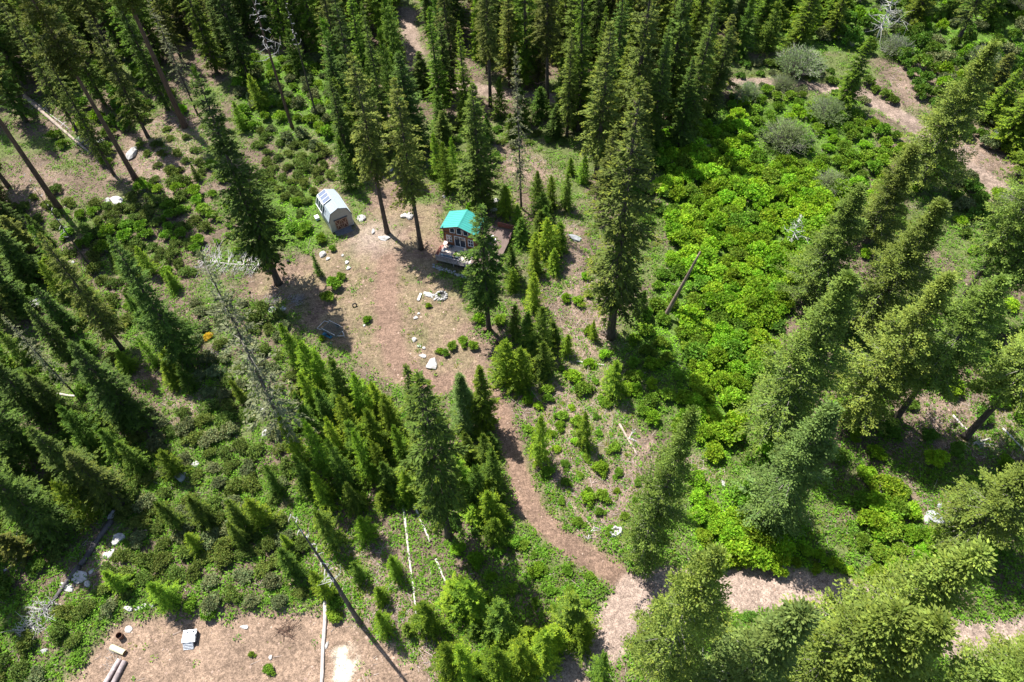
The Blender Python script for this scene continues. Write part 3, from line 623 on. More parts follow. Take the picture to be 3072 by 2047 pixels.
YOUNG = [(690, 842, 737, 1.6), (728, 890, 778, 1.8), (762, 905, 800, 1.6), (800, 940, 822, 1.9), (845, 960, 850, 1.8), (770, 985, 885, 1.7), (815, 1020, 905, 1.9), (870, 1030, 930, 1.8), (730, 1010, 900, 1.6), (700, 1060, 950, 1.6),
 (760, 1090, 960, 1.8), (805, 1120, 1000, 1.7), (850, 1100, 980, 1.6), (905, 990, 900, 1.5), (880, 1090, 1010, 1.5), (900, 1130, 1060, 1.4), (715, 1120, 1040, 1.5), (750, 1160, 1080, 1.4), (1135, 1130, 1035, 1.8), (1100, 1150, 1060, 1.5),
 (1120, 1080, 990, 1.5), (1080, 1060, 985, 1.4), (1060, 1120, 1040, 1.4), (1130, 1195, 1125, 1.6), (785, 1050, 955, 1.6), (840, 1065, 965, 1.5), (930, 1060, 970, 1.5), (820, 1170, 1110, 1.3), (950, 1150, 1080, 1.4), (730, 950, 850, 1.6), (880, 965, 875, 1.6),
 (1225, 708, 622, 1.6), (1178, 668, 612, 1.2), (1185, 775, 700, 1.5), (1215, 800, 712, 1.9), (1245, 812, 700, 1.9), (1270, 790, 735, 1.3), (1165, 880, 778, 2.0), (1200, 888, 790, 1.8), (1300, 815, 765, 1.2), (1405, 905, 825, 1.6), (1470, 725, 665, 1.2),
 (1240, 1060, 950, 1.7), (1340, 1020, 945, 1.3), (1265, 475, 400, 1.3), (1300, 480, 395, 1.3), (1340, 420, 355, 1.2), (1235, 455, 390, 1.2), (1310, 400, 360, 1.0), (1195, 560, 500, 1.7), (1260, 590, 495, 2.0), (1240, 540, 480, 1.6),
 (1010, 410, 300, 1.8), (1030, 440, 320, 1.6), (1045, 410, 310, 1.3), (850, 1240, 1185, 1.4), (912, 1320, 1275, 1.1), (990, 1445, 1385, 1.8), (880, 1380, 1350, 1.1), (890, 1450, 1405, 1.2), (940, 1455, 1435, .9), (1080, 1400, 1330, 2.2), (1045, 1380, 1335, 1.8),
 (1145, 1450, 1385, 2.1), (1098, 1430, 1395, 1.1), (1310, 1440, 1365, 2.1), (1335, 1480, 1425, 1.6), (1040, 1540, 1475, 2), (1075, 1560, 1490, 1.8), (1150, 1560, 1490, 2), (1200, 1540, 1480, 2), (1250, 1520, 1450, 2.1), (1270, 1490, 1440, 1.8),
 (415, 1210, 1148, 1.5), (480, 1200, 1140, 1.5), (565, 1215, 1150, 1.3), (610, 1200, 1140, 1.4), (560, 1250, 1200, 1.2), (288, 1352, 1312, 1.3), (680, 1320, 1263, 1.4), (770, 1245, 1165, 1.8), (760, 1370, 1330, 1.1), (400, 1385, 1335, 1.4), (460, 1262, 1225, 1.1),
 (745, 1355, 1310, 1.0), (670, 1260, 1225, .8), (350, 630, 563, 1.2), (405, 665, 620, 1.1), (455, 415, 375, .9), (215, 1192, 1104, 1.5), (363, 838, 776, 1.1), (395, 845, 795, 1.1), (300, 640, 570, 1.3), (130, 600, 510, 1.5), (160, 630, 560, 1.3), (110, 560, 490, 1.3),
 (600, 250, 165, 1.6), (560, 300, 230, 1.4), (950, 420, 330, 1.5), (830, 1330, 1290, .9), (1140, 1240, 1190, 1.5), (1370, 1560, 1500, 1.2), (1360, 780, 735, .8), (560, 920, 870, 1.0), (640, 1130, 1070, 1.2), (330, 1080, 1010, 1.5), (410, 1090, 1030, 1.3),
 (40, 620, 540, 1.6), (25, 900, 820, 1.7), (140, 1060, 980, 1.6), (215, 1020, 930, 1.7), (60, 830, 760, 1.4), (240, 720, 640, 1.4), (330, 740, 670, 1.3)]
YDK = [(808, 434, 308, 1.9, 'youngdk'), (735, 633, 585, .8, 'youngdk'), (445, 897, 838, 1.2, 'youngdk'), (1175, 640, 560, 1.5, 'youngdk'), (1250, 860, 780, 1.5, 'youngdk'), (690, 170, 60, 1.9, 'youngdk'), (860, 230, 130, 1.9, 'youngdk')]
for t in YOUNG+YDK:
    b = GTO(t[0], t[1]); kind = t[4] if len(t) > 4 else random.choice(['young', 'young', 'youngdk'])
    if len(t) < 5 and (t[0] < 340 and t[1] < 1150): kind = 'youngdk'
    tree(b[0], b[1], b[2], height_from(b, t[2])*.93, t[3]*random.uniform(.85, 1.1), kind)

# ------------------------------------------------------------------ dead trees
def dead_limbs(H, f0, n, L0, seed, r0=.05):
    r = np.random.default_rng(seed); b = MB()
    for k in range(n):
        t = f0+(1-f0)*r.random(); z = H*t; a = r.random()*6.28; L = L0*r.uniform(.4, 1.1)*(1.25-t)
        d = np.array([math.cos(a), math.sin(a), r.uniform(-.5, .3)]); p0 = np.array([0, 0, z]); p1 = p0+d*L*.5; p2 = p1+(d+r.normal(0, .45, 3))*L*.5
        b.tube([p0, p1, p2], [r0, r0*.7, r0*.2], 4, False)
        for j in range(3):
            q = p1+(p2-p1)*r.random(); e = q+(d+r.normal(0, .8, 3))*L*.28; b.tube([q, e], [r0*.45, r0*.12], 3, False)
    return b
def dead_tree(bx, by, ty, r0, label, bark, limbs, f0, L0, broken=False, H=None, group=None, seed=5, lean=0.):
    b = GTO(bx, by); H = H or height_from(b, ty)
    e = empty('dead_tree', b, 0, label, 'dead tree', group)
    link('trunk', trunk_mesh('dead_trunk', H, r0, bark, seed, broken=broken, lean=lean), e)
    if limbs: dead_limbs(H, f0, limbs, L0, seed).build('limbs', DEADW, e)['kind'] = 'stuff'
    placed.append((b[0], b[1], .8)); return e
dead_tree(672, 295, -15, .33, 'tall dead pine with reddish trunk and twisted white limbs near the top', BARKR, 34, .45, 3.0, H=30)
dead_tree(728, 268, -5, .2, 'slender grey dead tree just right of the red dead pine', BARK, 20, .5, 1.2, H=27)
dead_tree(1527, 730, 580, .27, 'broken bare snag with no top standing at the edge of the bright green thicket', simple('weathered_brown_snag', (.26, .19, .15), .9, .4, 2), 0, 0, 0, broken=True, lean=.20)
dead_tree(827, 1431, 1180, .3, 'thin dark dead tree leaning over the brush at the bottom centre', CHAR, 26, .45, 1.3)
dead_tree(205, 610, 380, .16, 'thin dark dead pole standing below the fallen pine on the left slope', BARK, 14, .3, 1.2, H=18)
dead_tree(2010, 100, -5, .2, 'dead tree with tangled silver limbs above the upper road bend', DEADW, 60, .25, 3.6, H=13)
dead_tree(1640, 1600, 1420, .25, 'dead tree with pale forked limbs at the bottom edge among green firs', DEADW, 30, .2, 3.0, H=16)
dead_tree(1815, 560, 470, .12, 'small silver dead tree inside the bright green thicket', DEADW, 30, .2, 1.8, H=6)

# ------------------------------------------------------------------ logs
def log(name, p0, p1, r0, r1, mat, label, limbs=0, L=1., seed=1, cat='log', lift=0., limbmat=None, lim=(0, 1), updir=.6, flat=False):
    a = GTO(*p0); b = GTO(*p1); a = a+[0, 0, r0*.75+lift]; b = b+[0, 0, r1*.75+lift]
    r = np.random.default_rng(seed); n = 9; mid = (a+b)/2; e = empty(name, (mid[0], mid[1], mid[2]-r0), 0, label, cat)
    pts = []; rad = []; side = np.cross(b-a, [0, 0, 1]); side /= np.linalg.norm(side)
    for i in range(n):
        t = i/(n-1); p = a*(1-t)+b*t; z = hz(p[0], p[1])+ (r0*(1-t)+r1*t)*.75+lift
        pts.append(np.array([p[0], p[1], z])+side*(math.sin(t*4+seed)*.10+math.sin(t*11+seed*2)*.03)); rad.append((r0*(1-t)+r1*t)*r.uniform(.93, 1.07))
    o0 = np.array([mid[0], mid[1], mid[2]-r0])
    m = MB(); m.tube([p-o0 for p in pts], rad, 10); m.build('trunk', mat, e, smooth=True)
    for k in range(int(np.linalg.norm(b-a)/.9)+1): q = a+(b-a)*k*.9/np.linalg.norm(b-a); placed.append((q[0], q[1], 2.3))
    if limbs:
        m = MB(); ax = unit((b-a)[None])[0]
        for k in range(limbs):
            t = lim[0]+(lim[1]-lim[0])*r.random(); p = (a*(1-t)+b*t)-o0; th = r.uniform(0, math.pi) if updir < .9 else r.uniform(-.2, math.pi+.2)
            th = (r.uniform(0, .4) if r.random() < .5 else math.pi-r.uniform(0, .4)) if flat else th
            d = side*math.cos(th)+np.array([0, 0, 1])*abs(math.sin(th))*updir+ax*r.uniform(-.1, .6); l = L*r.uniform(.4, 1.1)
            p1_ = p+d*l*.5; p2 = p1_+(d+r.normal(0, .3, 3))*l*.5; m.tube([p, p1_, p2], [.055, .04, .015], 3, False)
            for j in range(4):
                q = p1_*(1-j/4)+p2*j/4; m.tube([q, q+(d+r.normal(0, .7, 3))*l*.35], [.028, .01], 3, False)
        m.build('limbs', limbmat or DEADW, e)['kind'] = 'stuff'; placed.append((mid[0], mid[1], 2.2)); placed.append((mid[0]*.5+b[0]*.5, mid[1]*.5+b[1]*.5, 1.8)); placed.append((mid[0]*.5+a[0]*.5, mid[1]*.5+a[1]*.5, 1.8))
    return e
log('fallen_tree', (600, 612), (455, 600), .16, .06, DEADG, 'fallen dead tree bristling with silver-white limbs left of the tall dark fir', 120, 2.6, 3, 'fallen tree', limbmat=DEADW, updir=.25, flat=True)
log('charred_log', (260, 1199), (185, 1300), .34, .30, CHAR, 'upper dark piece of the charred fallen log on the left slope')
log('charred_log', (184, 1302), (70, 1448), .29, .14, CHAR, 'lower charred log ending in a spray of bleached limbs', 70, 1.8, 9, lim=(.55, 1.1), updir=.5)
log('bleached_log', (927, 1142), (957, 1437), .17, .10, PALELOG, 'longest white bleached log running down the brown slope')
log('bleached_log', (951, 1152), (986, 1247), .16, .12, PALELOG, 'short bleached log right of the longest white log')
log('bleached_log', (1004, 1285), (1035, 1367), .15, .07, PALELOG, 'thin tapering bleached log below the dark fir trunk')
log('bleached_log', (750, 1382), (734, 1600), .22, .18, PALELOG, 'straight pale log lying on the dirt at the bottom edge')
log('fallen_pine', (60, 225), (208, 355), .42, .18, TANLOG, 'huge fallen pine trunk with peeling pale bark in the upper left', 26, 1.4, 6)
log('fallen_pine', (72, 228), (160, 300), .16, .1, DEADG, 'thinner grey fallen trunk lying against the huge fallen pine')
log('fallen_log', (1325, 830), (1390, 842), .13, .09, PALELOG, 'pale fallen log behind the pointed young conifer in the right clearing')
log('fallen_log', (1425, 975), (1462, 1048), .16, .12, TANLOG, 'tan fallen log lying down the slope toward the yellow-green fir')
log('fallen_log', (2190, 955), (2232, 1002), .16, .10, PALELOG, 'slim pale log leaning toward a fir base at the right')
log('fallen_log', (2235, 1023), (2270, 1008), .14, .12, PALELOG, 'short broken white log beside the right-hand fir base', 8, 1.0, 4)
log('fallen_log', (135, 905), (183, 915), .18, .14, PALELOG, 'short pale log at the foot of the grey dead conifer')
log('fallen_log', (10, 1310), (60, 1290), .12, .08, DEADW, 'grey pole lying near the left edge above the charred log')
log('fallen_log', (42, 1225), (34, 1315), .08, .05, PALELOG, 'thin white stick crossing the grey pole at the left edge')
log('fallen_log', (2305, 985), (2353, 1040), .14, .1, DEADW, 'dead grey pole near the right edge below the firs')
log('dead_branch', (1442, 1010), (1462, 986), .06, .04, DEADW, 'forked white branch lying below the tall trunk right of the cabin', 5, 1.0, 2, cat='branch')
log('dead_branch', (1350, 1392-150), (1365, 1210), .06, .04, DEADW, 'white branch among herbs above the driveway bend', 5, .9, 3, cat='branch')

# cut logs and barrel at the bottom left clearing
def cylinder_log(name, p0, p1, r, mat, endm, label, cat='log'):
    a = GTO(*p0); b = GTO(*p1); z = min(a[2], b[2])+r*.95; a[2] = b[2] = z; mid = (a+b)/2
    e = empty(name, (mid[0], mid[1], z-r), 0, label, cat); o0 = np.array([mid[0], mid[1], z-r])
    m = MB(); m.tube([a-o0, a*.6+b*.4-o0, b-o0], [r, r*.97, r*.92], 16, False); m.build('bark', mat, e, smooth=True)
    d = (b-a)/np.linalg.norm(b-a)
    for q, s in ((a, -1), (b, 1)):
        m = MB(); m.tube([q-o0-d*s*.02, q-o0+d*s*.004], [r*.97*(1 if s < 0 else .92)]*2, 16); m.build('cut_end', endm, e)
CUT = simple('pale_cut_timber', (.60, .46, .33), .8, .25, 6)
DARKEND = simple('dark_cut_end', (.16, .10, .05), .9, .4, 8)
CREAMW = simple('cream_peeled_timber', (.72, .66, .40), .7, .2, 4)
cylinder_log('cut_log', (277, 1516), (236, 1585), .26, simple('pinkish_log_bark', (.46, .38, .36), .9, .4, 3), CUT, 'left one of two cut logs lying side by side at the bottom edge')
cylinder_log('cut_log', (289, 1520), (252, 1592), .27, simple('grey_log_bark', (.33, .27, .26), .9, .4, 3), CUT, 'right one of two cut logs lying side by side at the bottom edge')
cylinder_log('peeled_log_round', (259, 1489), (289, 1502), .32, CREAMW, DARKEND, 'cream yellow log round with a dark end in the lower left clearing')
RUST = simple('rusty_steel', (.17, .085, .055), .8, .5, 4, metal=.3)
def barrel():
    b = GTO(279, 1464); e = empty('burn_barrel', b, .5, 'open rusty burn barrel standing in the lower left clearing', 'barrel')
    n = 20; m = MB(); R = .32; Hh = .88
    outer = []; 
    prof = [(R, 0), (R, .28), (R*1.04, .30), (R, .32), (R, .58), (R*1.04, .60), (R, .62), (R, .86), (R*1.04, Hh), (R*.95, Hh), (R*.95, .06)]
    P = [(r*math.cos(6.2832*k/n), r*math.sin(6.2832*k/n), z) for r, z in prof for k in range(n)]
    Fc = [(i*n+k, i*n+(k+1) % n, (i+1)*n+(k+1) % n, (i+1)*n+k) for i in range(len(prof)-1) for k in range(n)]+[tuple((len(prof)-1)*n+k for k in range(n))]
    m.poly(P, Fc); o = m.build('drum', RUST, e); e.rotation_euler = (.12, .1, .4)
    m = MB(); m.tube([(0, 0, .05), (0, 0, .2)], [R*.93, R*.8], 14); m.build('ash', simple('ash', (.05, .05, .05), 1), e)
barrel()
# stacked boards under a pale cover
def stack():
    b = GTO(440, 1466); e = empty('board_stack', b, math.radians(4), 'stack of grey boards under a white cover on the dirt clearing', 'board stack')
    gb = simple('grey_boards', (.42, .44, .47), .8, .3, 5); wc = simple('white_cover', (.78, .79, .80), .6, .1, 4); dk = simple('dark_stack_end', (.05, .055, .07), .9)
    for k in range(6):
        for j, y in enumerate((-.58, .0, .58)):
            y_ = y-(5-k)*.17 if j == 0 else y; o = MB().box((-.85, y_-.27, .05+k*.14), (.62+.05*(k % 2), y_+.27, .15+k*.14)).build('board', gb, e)
    MB().box((.64, -.8, .04), (1.0, .8, .86)).build('end_panel', dk, e, bevel=.03); e.scale = (.72, .72, .85)
    pts = []; 
    g = 9; P = []
    for i in range(g):
        for j in range(g):
            x = -.98+2.0*i/(g-1); y = -.92+1.84*j/(g-1); ed = i in (0, g-1) or j in (0, g-1)
            P.append((x, y, .93+.05*math.sin(i*1.7+j)+.04*math.cos(j*2.3)-(.12 if ed else 0)))
    Fc = [(i*g+j, (i+1)*g+j, (i+1)*g+j+1, i*g+j+1) for i in range(g-1) for j in range(g-1)]
    o = MB().poly(P, Fc).build('cover', wc, e); s = o.modifiers.new('thick', 'SOLIDIFY'); s.thickness = .03
    for x, y in ((-.2, .5), (.6, .55)): MB().box((x-.09, y-.07, .955), (x+.09, y+.07, 1.06)).build('weight_block', dk, e)
stack()

# ------------------------------------------------------------------ rocks
RKW = [rock_mesh('rock_pale', s, ROCKW, .6) for s in range(6)]; RKG = [rock_mesh('rock_grey', s+10, ROCKG, .6) for s in range(3)]; SLAB = [rock_mesh('rock_slab', s+20, ROCKW, .34) for s in range(5)]
def rock(px, py, wpx, hpx, label, kind='w', rz=None, name='rock', cat='rock'):
    b = GT(px, py); sc_ = F_/np.linalg.norm(b-[0, 0, HC]); th = math.acos((HC)/np.linalg.norm(b-[0, 0, HC]))
    w = wpx/sc_/2*1.08; d = hpx/sc_/2/max(.55, math.cos(th))*1.0; h = (w+d)/2
    me = dict(w=RKW, g=RKG, s=SLAB)[kind]; me = me[int(rng.integers(0, len(me)))]
    o = link(name, me, None, (b[0], b[1], b[2]+h*(.12 if kind != 's' else .08)), (0, 0, rng.normal(0, .3) if rz is None else rz), (w, d, h))
    placed.append((b[0], b[1], 1.2+w)); tag(o, label, cat, 'pale rocks scattered over the slope' if cat == 'rock' else None); return o
for t in [
 (1297, 1093, 52, 38, 'largest white slab rock lying beside the driveway curve', 's', .4), (1268, 1069, 27, 18, 'white slab rock just above the largest slab by the driveway', 's', -.2), (1243, 1021, 18, 16, 'small white rock at the top of the row of stones beside the driveway', 'w'),
 (1257, 1040, 14, 10, 'small pale stone in the row above the two white slabs, left one', 'w'), (1272, 1046, 14, 10, 'small pale stone in the row above the two white slabs, right one', 'w'),
 (1283, 884, 22, 26, 'tilted white slab between the concrete post and the fire ring', 's', .9), (1152, 716, 20, 30, 'oval whitish rock sunk in the yard between shed and cabin', 's', 1.4), (1082, 656, 34, 20, 'pale boulder at the right corner of the shed ramp', 'w'),
 (1120, 697, 10, 18, 'small upright stone in the yard right of the shed ramp', 'w'), (1212, 650, 22, 16, 'left white rock of the pair behind the left cabin pine', 'w'), (1229, 648, 26, 26, 'right white rock of the pair behind the left cabin pine', 'w'), (1333, 592, 14, 9, 'small white stone behind the cabin roof at left', 'w'),
 (1466, 584, 16, 12, 'white rock farthest behind the cabin at its right', 'w'), (1486, 603, 20, 14, 'white rock in the middle behind the cabin at its right', 'w'), (1481, 630, 22, 12, 'white rock nearest the cabin back corner at its right', 'w'),
 (1172, 508, 24, 18, 'whitish rock in the tree shade up the path behind the shed', 'w'), (396, 460, 26, 34, 'round white boulder below the thick red-brown pine trunk', 'w'), (303, 436, 28, 22, 'greyish boulder left of the round white boulder on the left slope', 'w'),
 (350, 603, 46, 18, 'flat white rock on the open dirt of the left slope', 's'), (322, 602, 16, 12, 'small white rock touching the flat white rock on the left slope', 'w'), (190, 806, 26, 20, 'left white rock in the cluster above the long shadowed firs at left', 'w'), (212, 794, 22, 16, 'right white rock in the cluster above the long shadowed firs at left', 'w'),
 (105, 912, 40, 20, 'pale bluish slab rock near the left edge', 's', .5), (110, 708, 26, 22, 'white rock upper one of two near the left edge', 'w'), (104, 726, 16, 14, 'white rock lower one of two near the left edge', 'w'), (42, 1125, 24, 12, 'small white slab at the far left among dark firs', 's'),
 (790, 1233, 14, 22, 'narrow white rock at the foot of the half-dead leaning conifer', 'w'), (797, 1302, 22, 26, 'white stone on the bare strip below the half-dead leaning conifer', 'w'), (541, 1430, 30, 40, 'larger grey boulder in the shrubs of the lower left slope', 'g'), (587, 1392, 24, 20, 'smaller grey-white boulder above the larger one in the lower left shrubs', 'w'),
 (356, 1620, 36, 30, 'white boulder right of the upper end of the charred log', 'w'), (318, 1668, 18, 16, 'left white rock of the pair right of the charred log', 'w'), (334, 1664, 20, 26, 'right white rock of the pair right of the charred log', 'w'), (239, 1733, 32, 42, 'tall white slab rock alongside the charred log', 's', 1.2),
 (264, 1754, 16, 20, 'small white rock right of the tall slab by the charred log', 'w'), (200, 1762, 22, 38, 'long pale rock partly under the charred log', 's', 1.0), (275, 1713, 12, 16, 'small white rock above the tall slab by the charred log', 'w'), (336, 1548, 16, 26, 'white rock at the upper end of the charred log', 'w'),
 (385, 1826, 26, 12, 'left white rock of the row above the dirt clearing', 's'), (425, 1822, 34, 12, 'middle flat rock of the row above the dirt clearing', 's'), (457, 1816, 14, 12, 'right small rock of the row above the dirt clearing', 'w'), (386, 1889, 18, 20, 'pale rock just right of the rusty burn barrel', 's', .6),
 (128, 1955, 26, 12, 'whitish rock among shrubs in the bottom left corner', 'w'), (2809, 1562, 38, 60, 'largest blue-grey boulder in the group right of the shaded gully', 'g'), (2868, 1564, 40, 30, 'slanting blue-grey boulder at the right of its group', 'g', .6), (2825, 1520, 26, 16, 'small light boulder at the top of the blue-grey group', 'g'),
 (2777, 1555, 14, 30, 'narrow pinkish boulder at the left of the blue-grey group', 'w'), (2168, 1449, 12, 26, 'upright white rock left of the orange-green round shrub', 'w'), (1725, 717, 58, 18, 'long grey slab in shade right of the cabin clearing', 'g'), (968, 766, 22, 20, 'pale rock below the shrubs in front of the shed', 'w'), (984, 778, 14, 10, 'small pale rock just right of a larger one in front of the shed', 'w'),
 (1041, 789, 14, 12, 'upper small white rock on the left border of the yard', 'w'), (1046, 806, 16, 12, 'lower small white rock on the left border of the yard', 'w'), (1028, 766, 10, 10, 'tiny white rock highest on the left border of the yard', 'w'), (849, 926, 20, 14, 'white stone beside the wheel-like wire coil at the yard edge', 's'),
 (1093, 978, 10, 9, 'tiny white stone below the lone green tuft in the yard', 'w'), (994, 1029, 8, 8, 'tiny white stone below the mesh trailer', 'w'), (1247, 955, 14, 12, 'pale stone in the grass above the row of driveway stones', 'w'), (1256, 942, 10, 8, 'smallest pale stone in the grass near the fire ring', 'w'),
 (980, 1934, 10, 24, 'upright white rock beside the straight pale log', 'w'), (812, 1974, 12, 14, 'small round white stone alone on the dirt clearing', 'w'), (2985, 398, 9, 16, 'upright white rock near the right edge uphill', 'w'), (733, 1890-8, 26, 16, 'whitish stone poking from the bank above the clearing', 's'),
]: rock(*t)
# fire ring of stones
b = GT(1324, 890); fr = empty('fire_ring', b, 0, 'round stone fire ring with ash inside in the yard', 'fire ring')
for k in range(15):
    a = 6.2832*k/15; link('stone', RKW[k % 4], fr, (math.cos(a)*.78, math.sin(a)*.78, .14+.03*math.sin(k*3)), (0, 0, a), (.26, .2, .3+.05*math.sin(k*2)))
for k in range(12):
    a = 6.2832*(k+.5)/12; link('stone', RKW[(k+1) % 4], fr, (math.cos(a)*.72, math.sin(a)*.72, .34), (0, 0, a), (.22, .17, .22))
m = MB(); m.tube([(0, 0, .02), (0, 0, .07)], [.62, .58], 18); m.build('ash_bed', simple('ash_bed', (.10, .095, .09), 1, .5, 6), fr)
for k, (ox, oy) in enumerate(((-1.15, .25), (-1.0, -.55), (-1.45, -.1))):
    tag(link('rock', RKW[k % 4], None, (b[0]+ox, b[1]+oy, b[2]+.05), (0, 0, k), (.34, .26, .26)), ['upper pale rock touching the left side of the fire ring', 'lower pale rock touching the left side of the fire ring', 'outer pale rock left of the fire ring'][k], 'rock', 'pale rocks scattered over the slope')
b = GT(1259, 893); e = empty('concrete_post', b, math.radians(-15), 'short white block lying on its side left of the fire ring', 'block')
MB().box((-.17, -.72, 0), (.17, .72, .22)).build('block', simple('white_block', (.72, .68, .66), .8, .15, 4), e, bevel=.02)
MB().box((-.16, -.735, .01), (.16, -.722, .2)).build('end_face', simple('dark_face', (.12, .07, .06), .9), e)
# riprap wall under the deck
# ------------------------------------------------------------------ buildings
WOOD = simple('orange_brown_log_siding', (.30, .125, .055), .7, .35, 2.5, stretch=(1, 1, 8))
TRIM = simple('dark_maroon_trim', (.085, .035, .038), .6, .2, 3)
WHITE = simple('white_window_frame', (.80, .80, .80), .5)
GLASS = simple('dark_window_glass', (.03, .04, .055), .08); GLASS.node_tree.nodes['Principled BSDF'].inputs['Specular IOR Level'].default_value = .8
ROOF = simple('teal_metal_roof', (.05, .38, .315), .5, .15, 2, metal=.5, col2=(.05, .34, .29))
ROOF.node_tree.nodes['Principled BSDF'].inputs['Specular IOR Level'].default_value = 1.0
DECKW = simple('pale_deck_boards', (.60, .51, .45), .8, .25, 2, stretch=(1, 8, 1))
DECKR = simple('weathered_railing_wood', (.30, .27, .27), .85, .3, 3)
REDW = simple('red_stained_wood', (.26, .085, .06), .7, .25, 3)
DARKP = simple('black_patio_furniture', (.025, .03, .04), .6); CUSH = simple('blue_grey_cushion', (.10, .16, .20), .9, .2, 5)
def window(parent, u0, u1, z0, z1, y=-.0, cols=1, rows=1, t0=None, name='window', fr_=.07):
    """window in the front wall (plane y); t0: top heights left/right for sloping heads"""
    zl, zr = t0 if t0 else (z1, z1); f = MB(); yo = y-.05; w = fr_
    f.bar((u0, yo, z0), (u1, yo, z0), .08, w); f.bar((u0, yo, zl), (u1, yo, zr), .08, w); f.bar((u0+w/2, yo-.002, z0+.03), (u0+w/2, yo-.002, zl-.03), w, .08); f.bar((u1-w/2, yo-.002, z0+.03), (u1-w/2, yo-.002, zr-.03), w, .08)
    for k in range(1, cols):
        x = u0+(u1-u0)*k/cols; f.bar((x, yo-.003, z0+.03), (x, yo-.003, zl+(zr-zl)*k/cols-.03), .06, .07)
    for k in range(1, rows):
        z = z0+(min(zl, zr)-z0)*k/rows; f.bar((u0+.03, yo-.004, z), (u1-.03, yo-.004, z), .07, .06)
    o = f.build(name, WHITE, parent)
    MB().poly([(u0+.02, y-.03, z0+.02), (u1-.02, y-.03, z0+.02), (u1-.02, y-.03, zr-.02), (u0+.02, y-.03, zl-.02)], [(0, 1, 2, 3)]).build('pane', GLASS, o)
    return o
CX, CY = -7.383, 79.286; cz = hz(CX, CY)*.3
cab = empty('cabin', (CX, CY, cz), math.radians(-20.55), 'small log-sided cabin with a teal metal gable roof and a front deck', 'cabin')
D0 = .8; w, L, ez, rz_ = 2.58, 3.1, 4.28, 5.36
m = MB(); zw = lambda u: rz_-.12-(rz_-ez)*abs(u)/(w+.35)
m.poly([(-w, 0, .05), (w, 0, .05), (w, 0, zw(w)), (0, 0, zw(0)), (-w, 0, zw(-w)), (-w, L, .05), (w, L, .05), (w, L, zw(w)), (0, L, zw(0)), (-w, L, zw(-w))],
       [(0, 1, 2, 3, 4), (9, 8, 7, 6, 5), (1, 6, 7, 2), (5, 0, 4, 9), (2, 7, 8, 3), (3, 8, 9, 4), (0, 5, 6, 1)])
m.build('wall', WOOD, cab)
for k in range(17):                         # log courses, proud of the wall
    z = D0+.1+k*.22
    if z > zw(w)-.1 and z > 4.1: break
    for s in (-1, 1): MB().box((s*w-.03 if s > 0 else -w-.03, -.03, z), (s*w+.03, L+.03, z+.19)).build('log_course', WOOD, cab)
    MB().box((-w-.03, -.035, z), (w+.03, -.002, z+.19)).build('log_course', WOOD, cab)
for s in (-1, 1):
    MB().box((s*w-.07, -.09, .1), (s*w+.07, -.036, zw(w)-.02)).build('corner_trim', TRIM, cab)
MB().box((-w, -.075, 3.28), (w, -.036, 3.46)).build('band_board', TRIM, cab)
# roof
def slope(u): return rz_-(rz_-ez)*abs(u)/(w+.35)
for s in (-1, 1):
    for k in range(6):
        a, b = s*(w+.38)*k/6, s*(w+.38)*(k+1)/6
    p = [(0, -.42, rz_), (s*(w+.38), -.42, slope(w+.38)), (s*(w+.38), L+.42, slope(w+.38)), (0, L+.42, rz_)]
    q = [(x, y, z-.06) for x, y, z in p]
    m = MB(); m.poly(p+q, [(0, 1, 2, 3) if s < 0 else (3, 2, 1, 0), (7, 6, 5, 4) if s < 0 else (4, 5, 6, 7), (0, 4, 5, 1), (1, 5, 6, 2), (2, 6, 7, 3)])
    r_ = m.build('roof_panel', ROOF, cab)
    for k in range(10):
        y = -.40+k*(L+.82)/9.3
        MB().bar((s*.08, y, slope(.08)+.015), (s*(w+.36), y, slope(w+.36)+.015), .035, .03).build('roof_rib', ROOF, r_)
    MB().bar((0, -.445, rz_-.10), (s*(w+.40), -.445, slope(w+.40)-.10), .04, .17).build('fascia', TRIM, cab)
    MB().bar((s*(w+.40), -.42, slope(w+.40)-.10), (s*(w+.40), L+.42, slope(w+.40)-.10), .04, .13).build('fascia', TRIM, cab)
MB().poly([(-.17, -.44, slope(.17)+.025), (0, -.44, rz_+.035), (.17, -.44, slope(.17)+.025), (-.17, L+.44, slope(.17)+.025), (0, L+.44, rz_+.035), (.17, L+.44, slope(.17)+.025)], [(0, 1, 4, 3), (1, 2, 5, 4)]).build('ridge_cap', ROOF, cab)
window(cab, -2.20, -1.32, 1.5, 2.8, -.05, 2, 2)
window(cab, 1.32, 2.20, 1.5, 2.8, -.05, 2, 2)
window(cab, -1.55, -.70, 3.55, 4.5, -.05, 1, 1, (4.32, 4.62)); window(cab, -.46, .42, 3.5, 4.8, -.05, 1, 1, (4.78, 4.78)); window(cab, .62, 1.48, 3.55, 4.5, -.05, 1, 1, (4.62, 4.32))
dr_ = window(cab, -.92, .92, D0+.06, D0+2.12, -.05, 2, 1, None, 'sliding_door', .09)
MB().box((-.10, -.15, 1.6), (-.06, -.10, 1.95)).build('handle', WHITE, dr_)
MB().box((-1.04, -.13, 2.55), (-.98, -.06, 2.8)).build('porch_lamp', DARKP, cab)
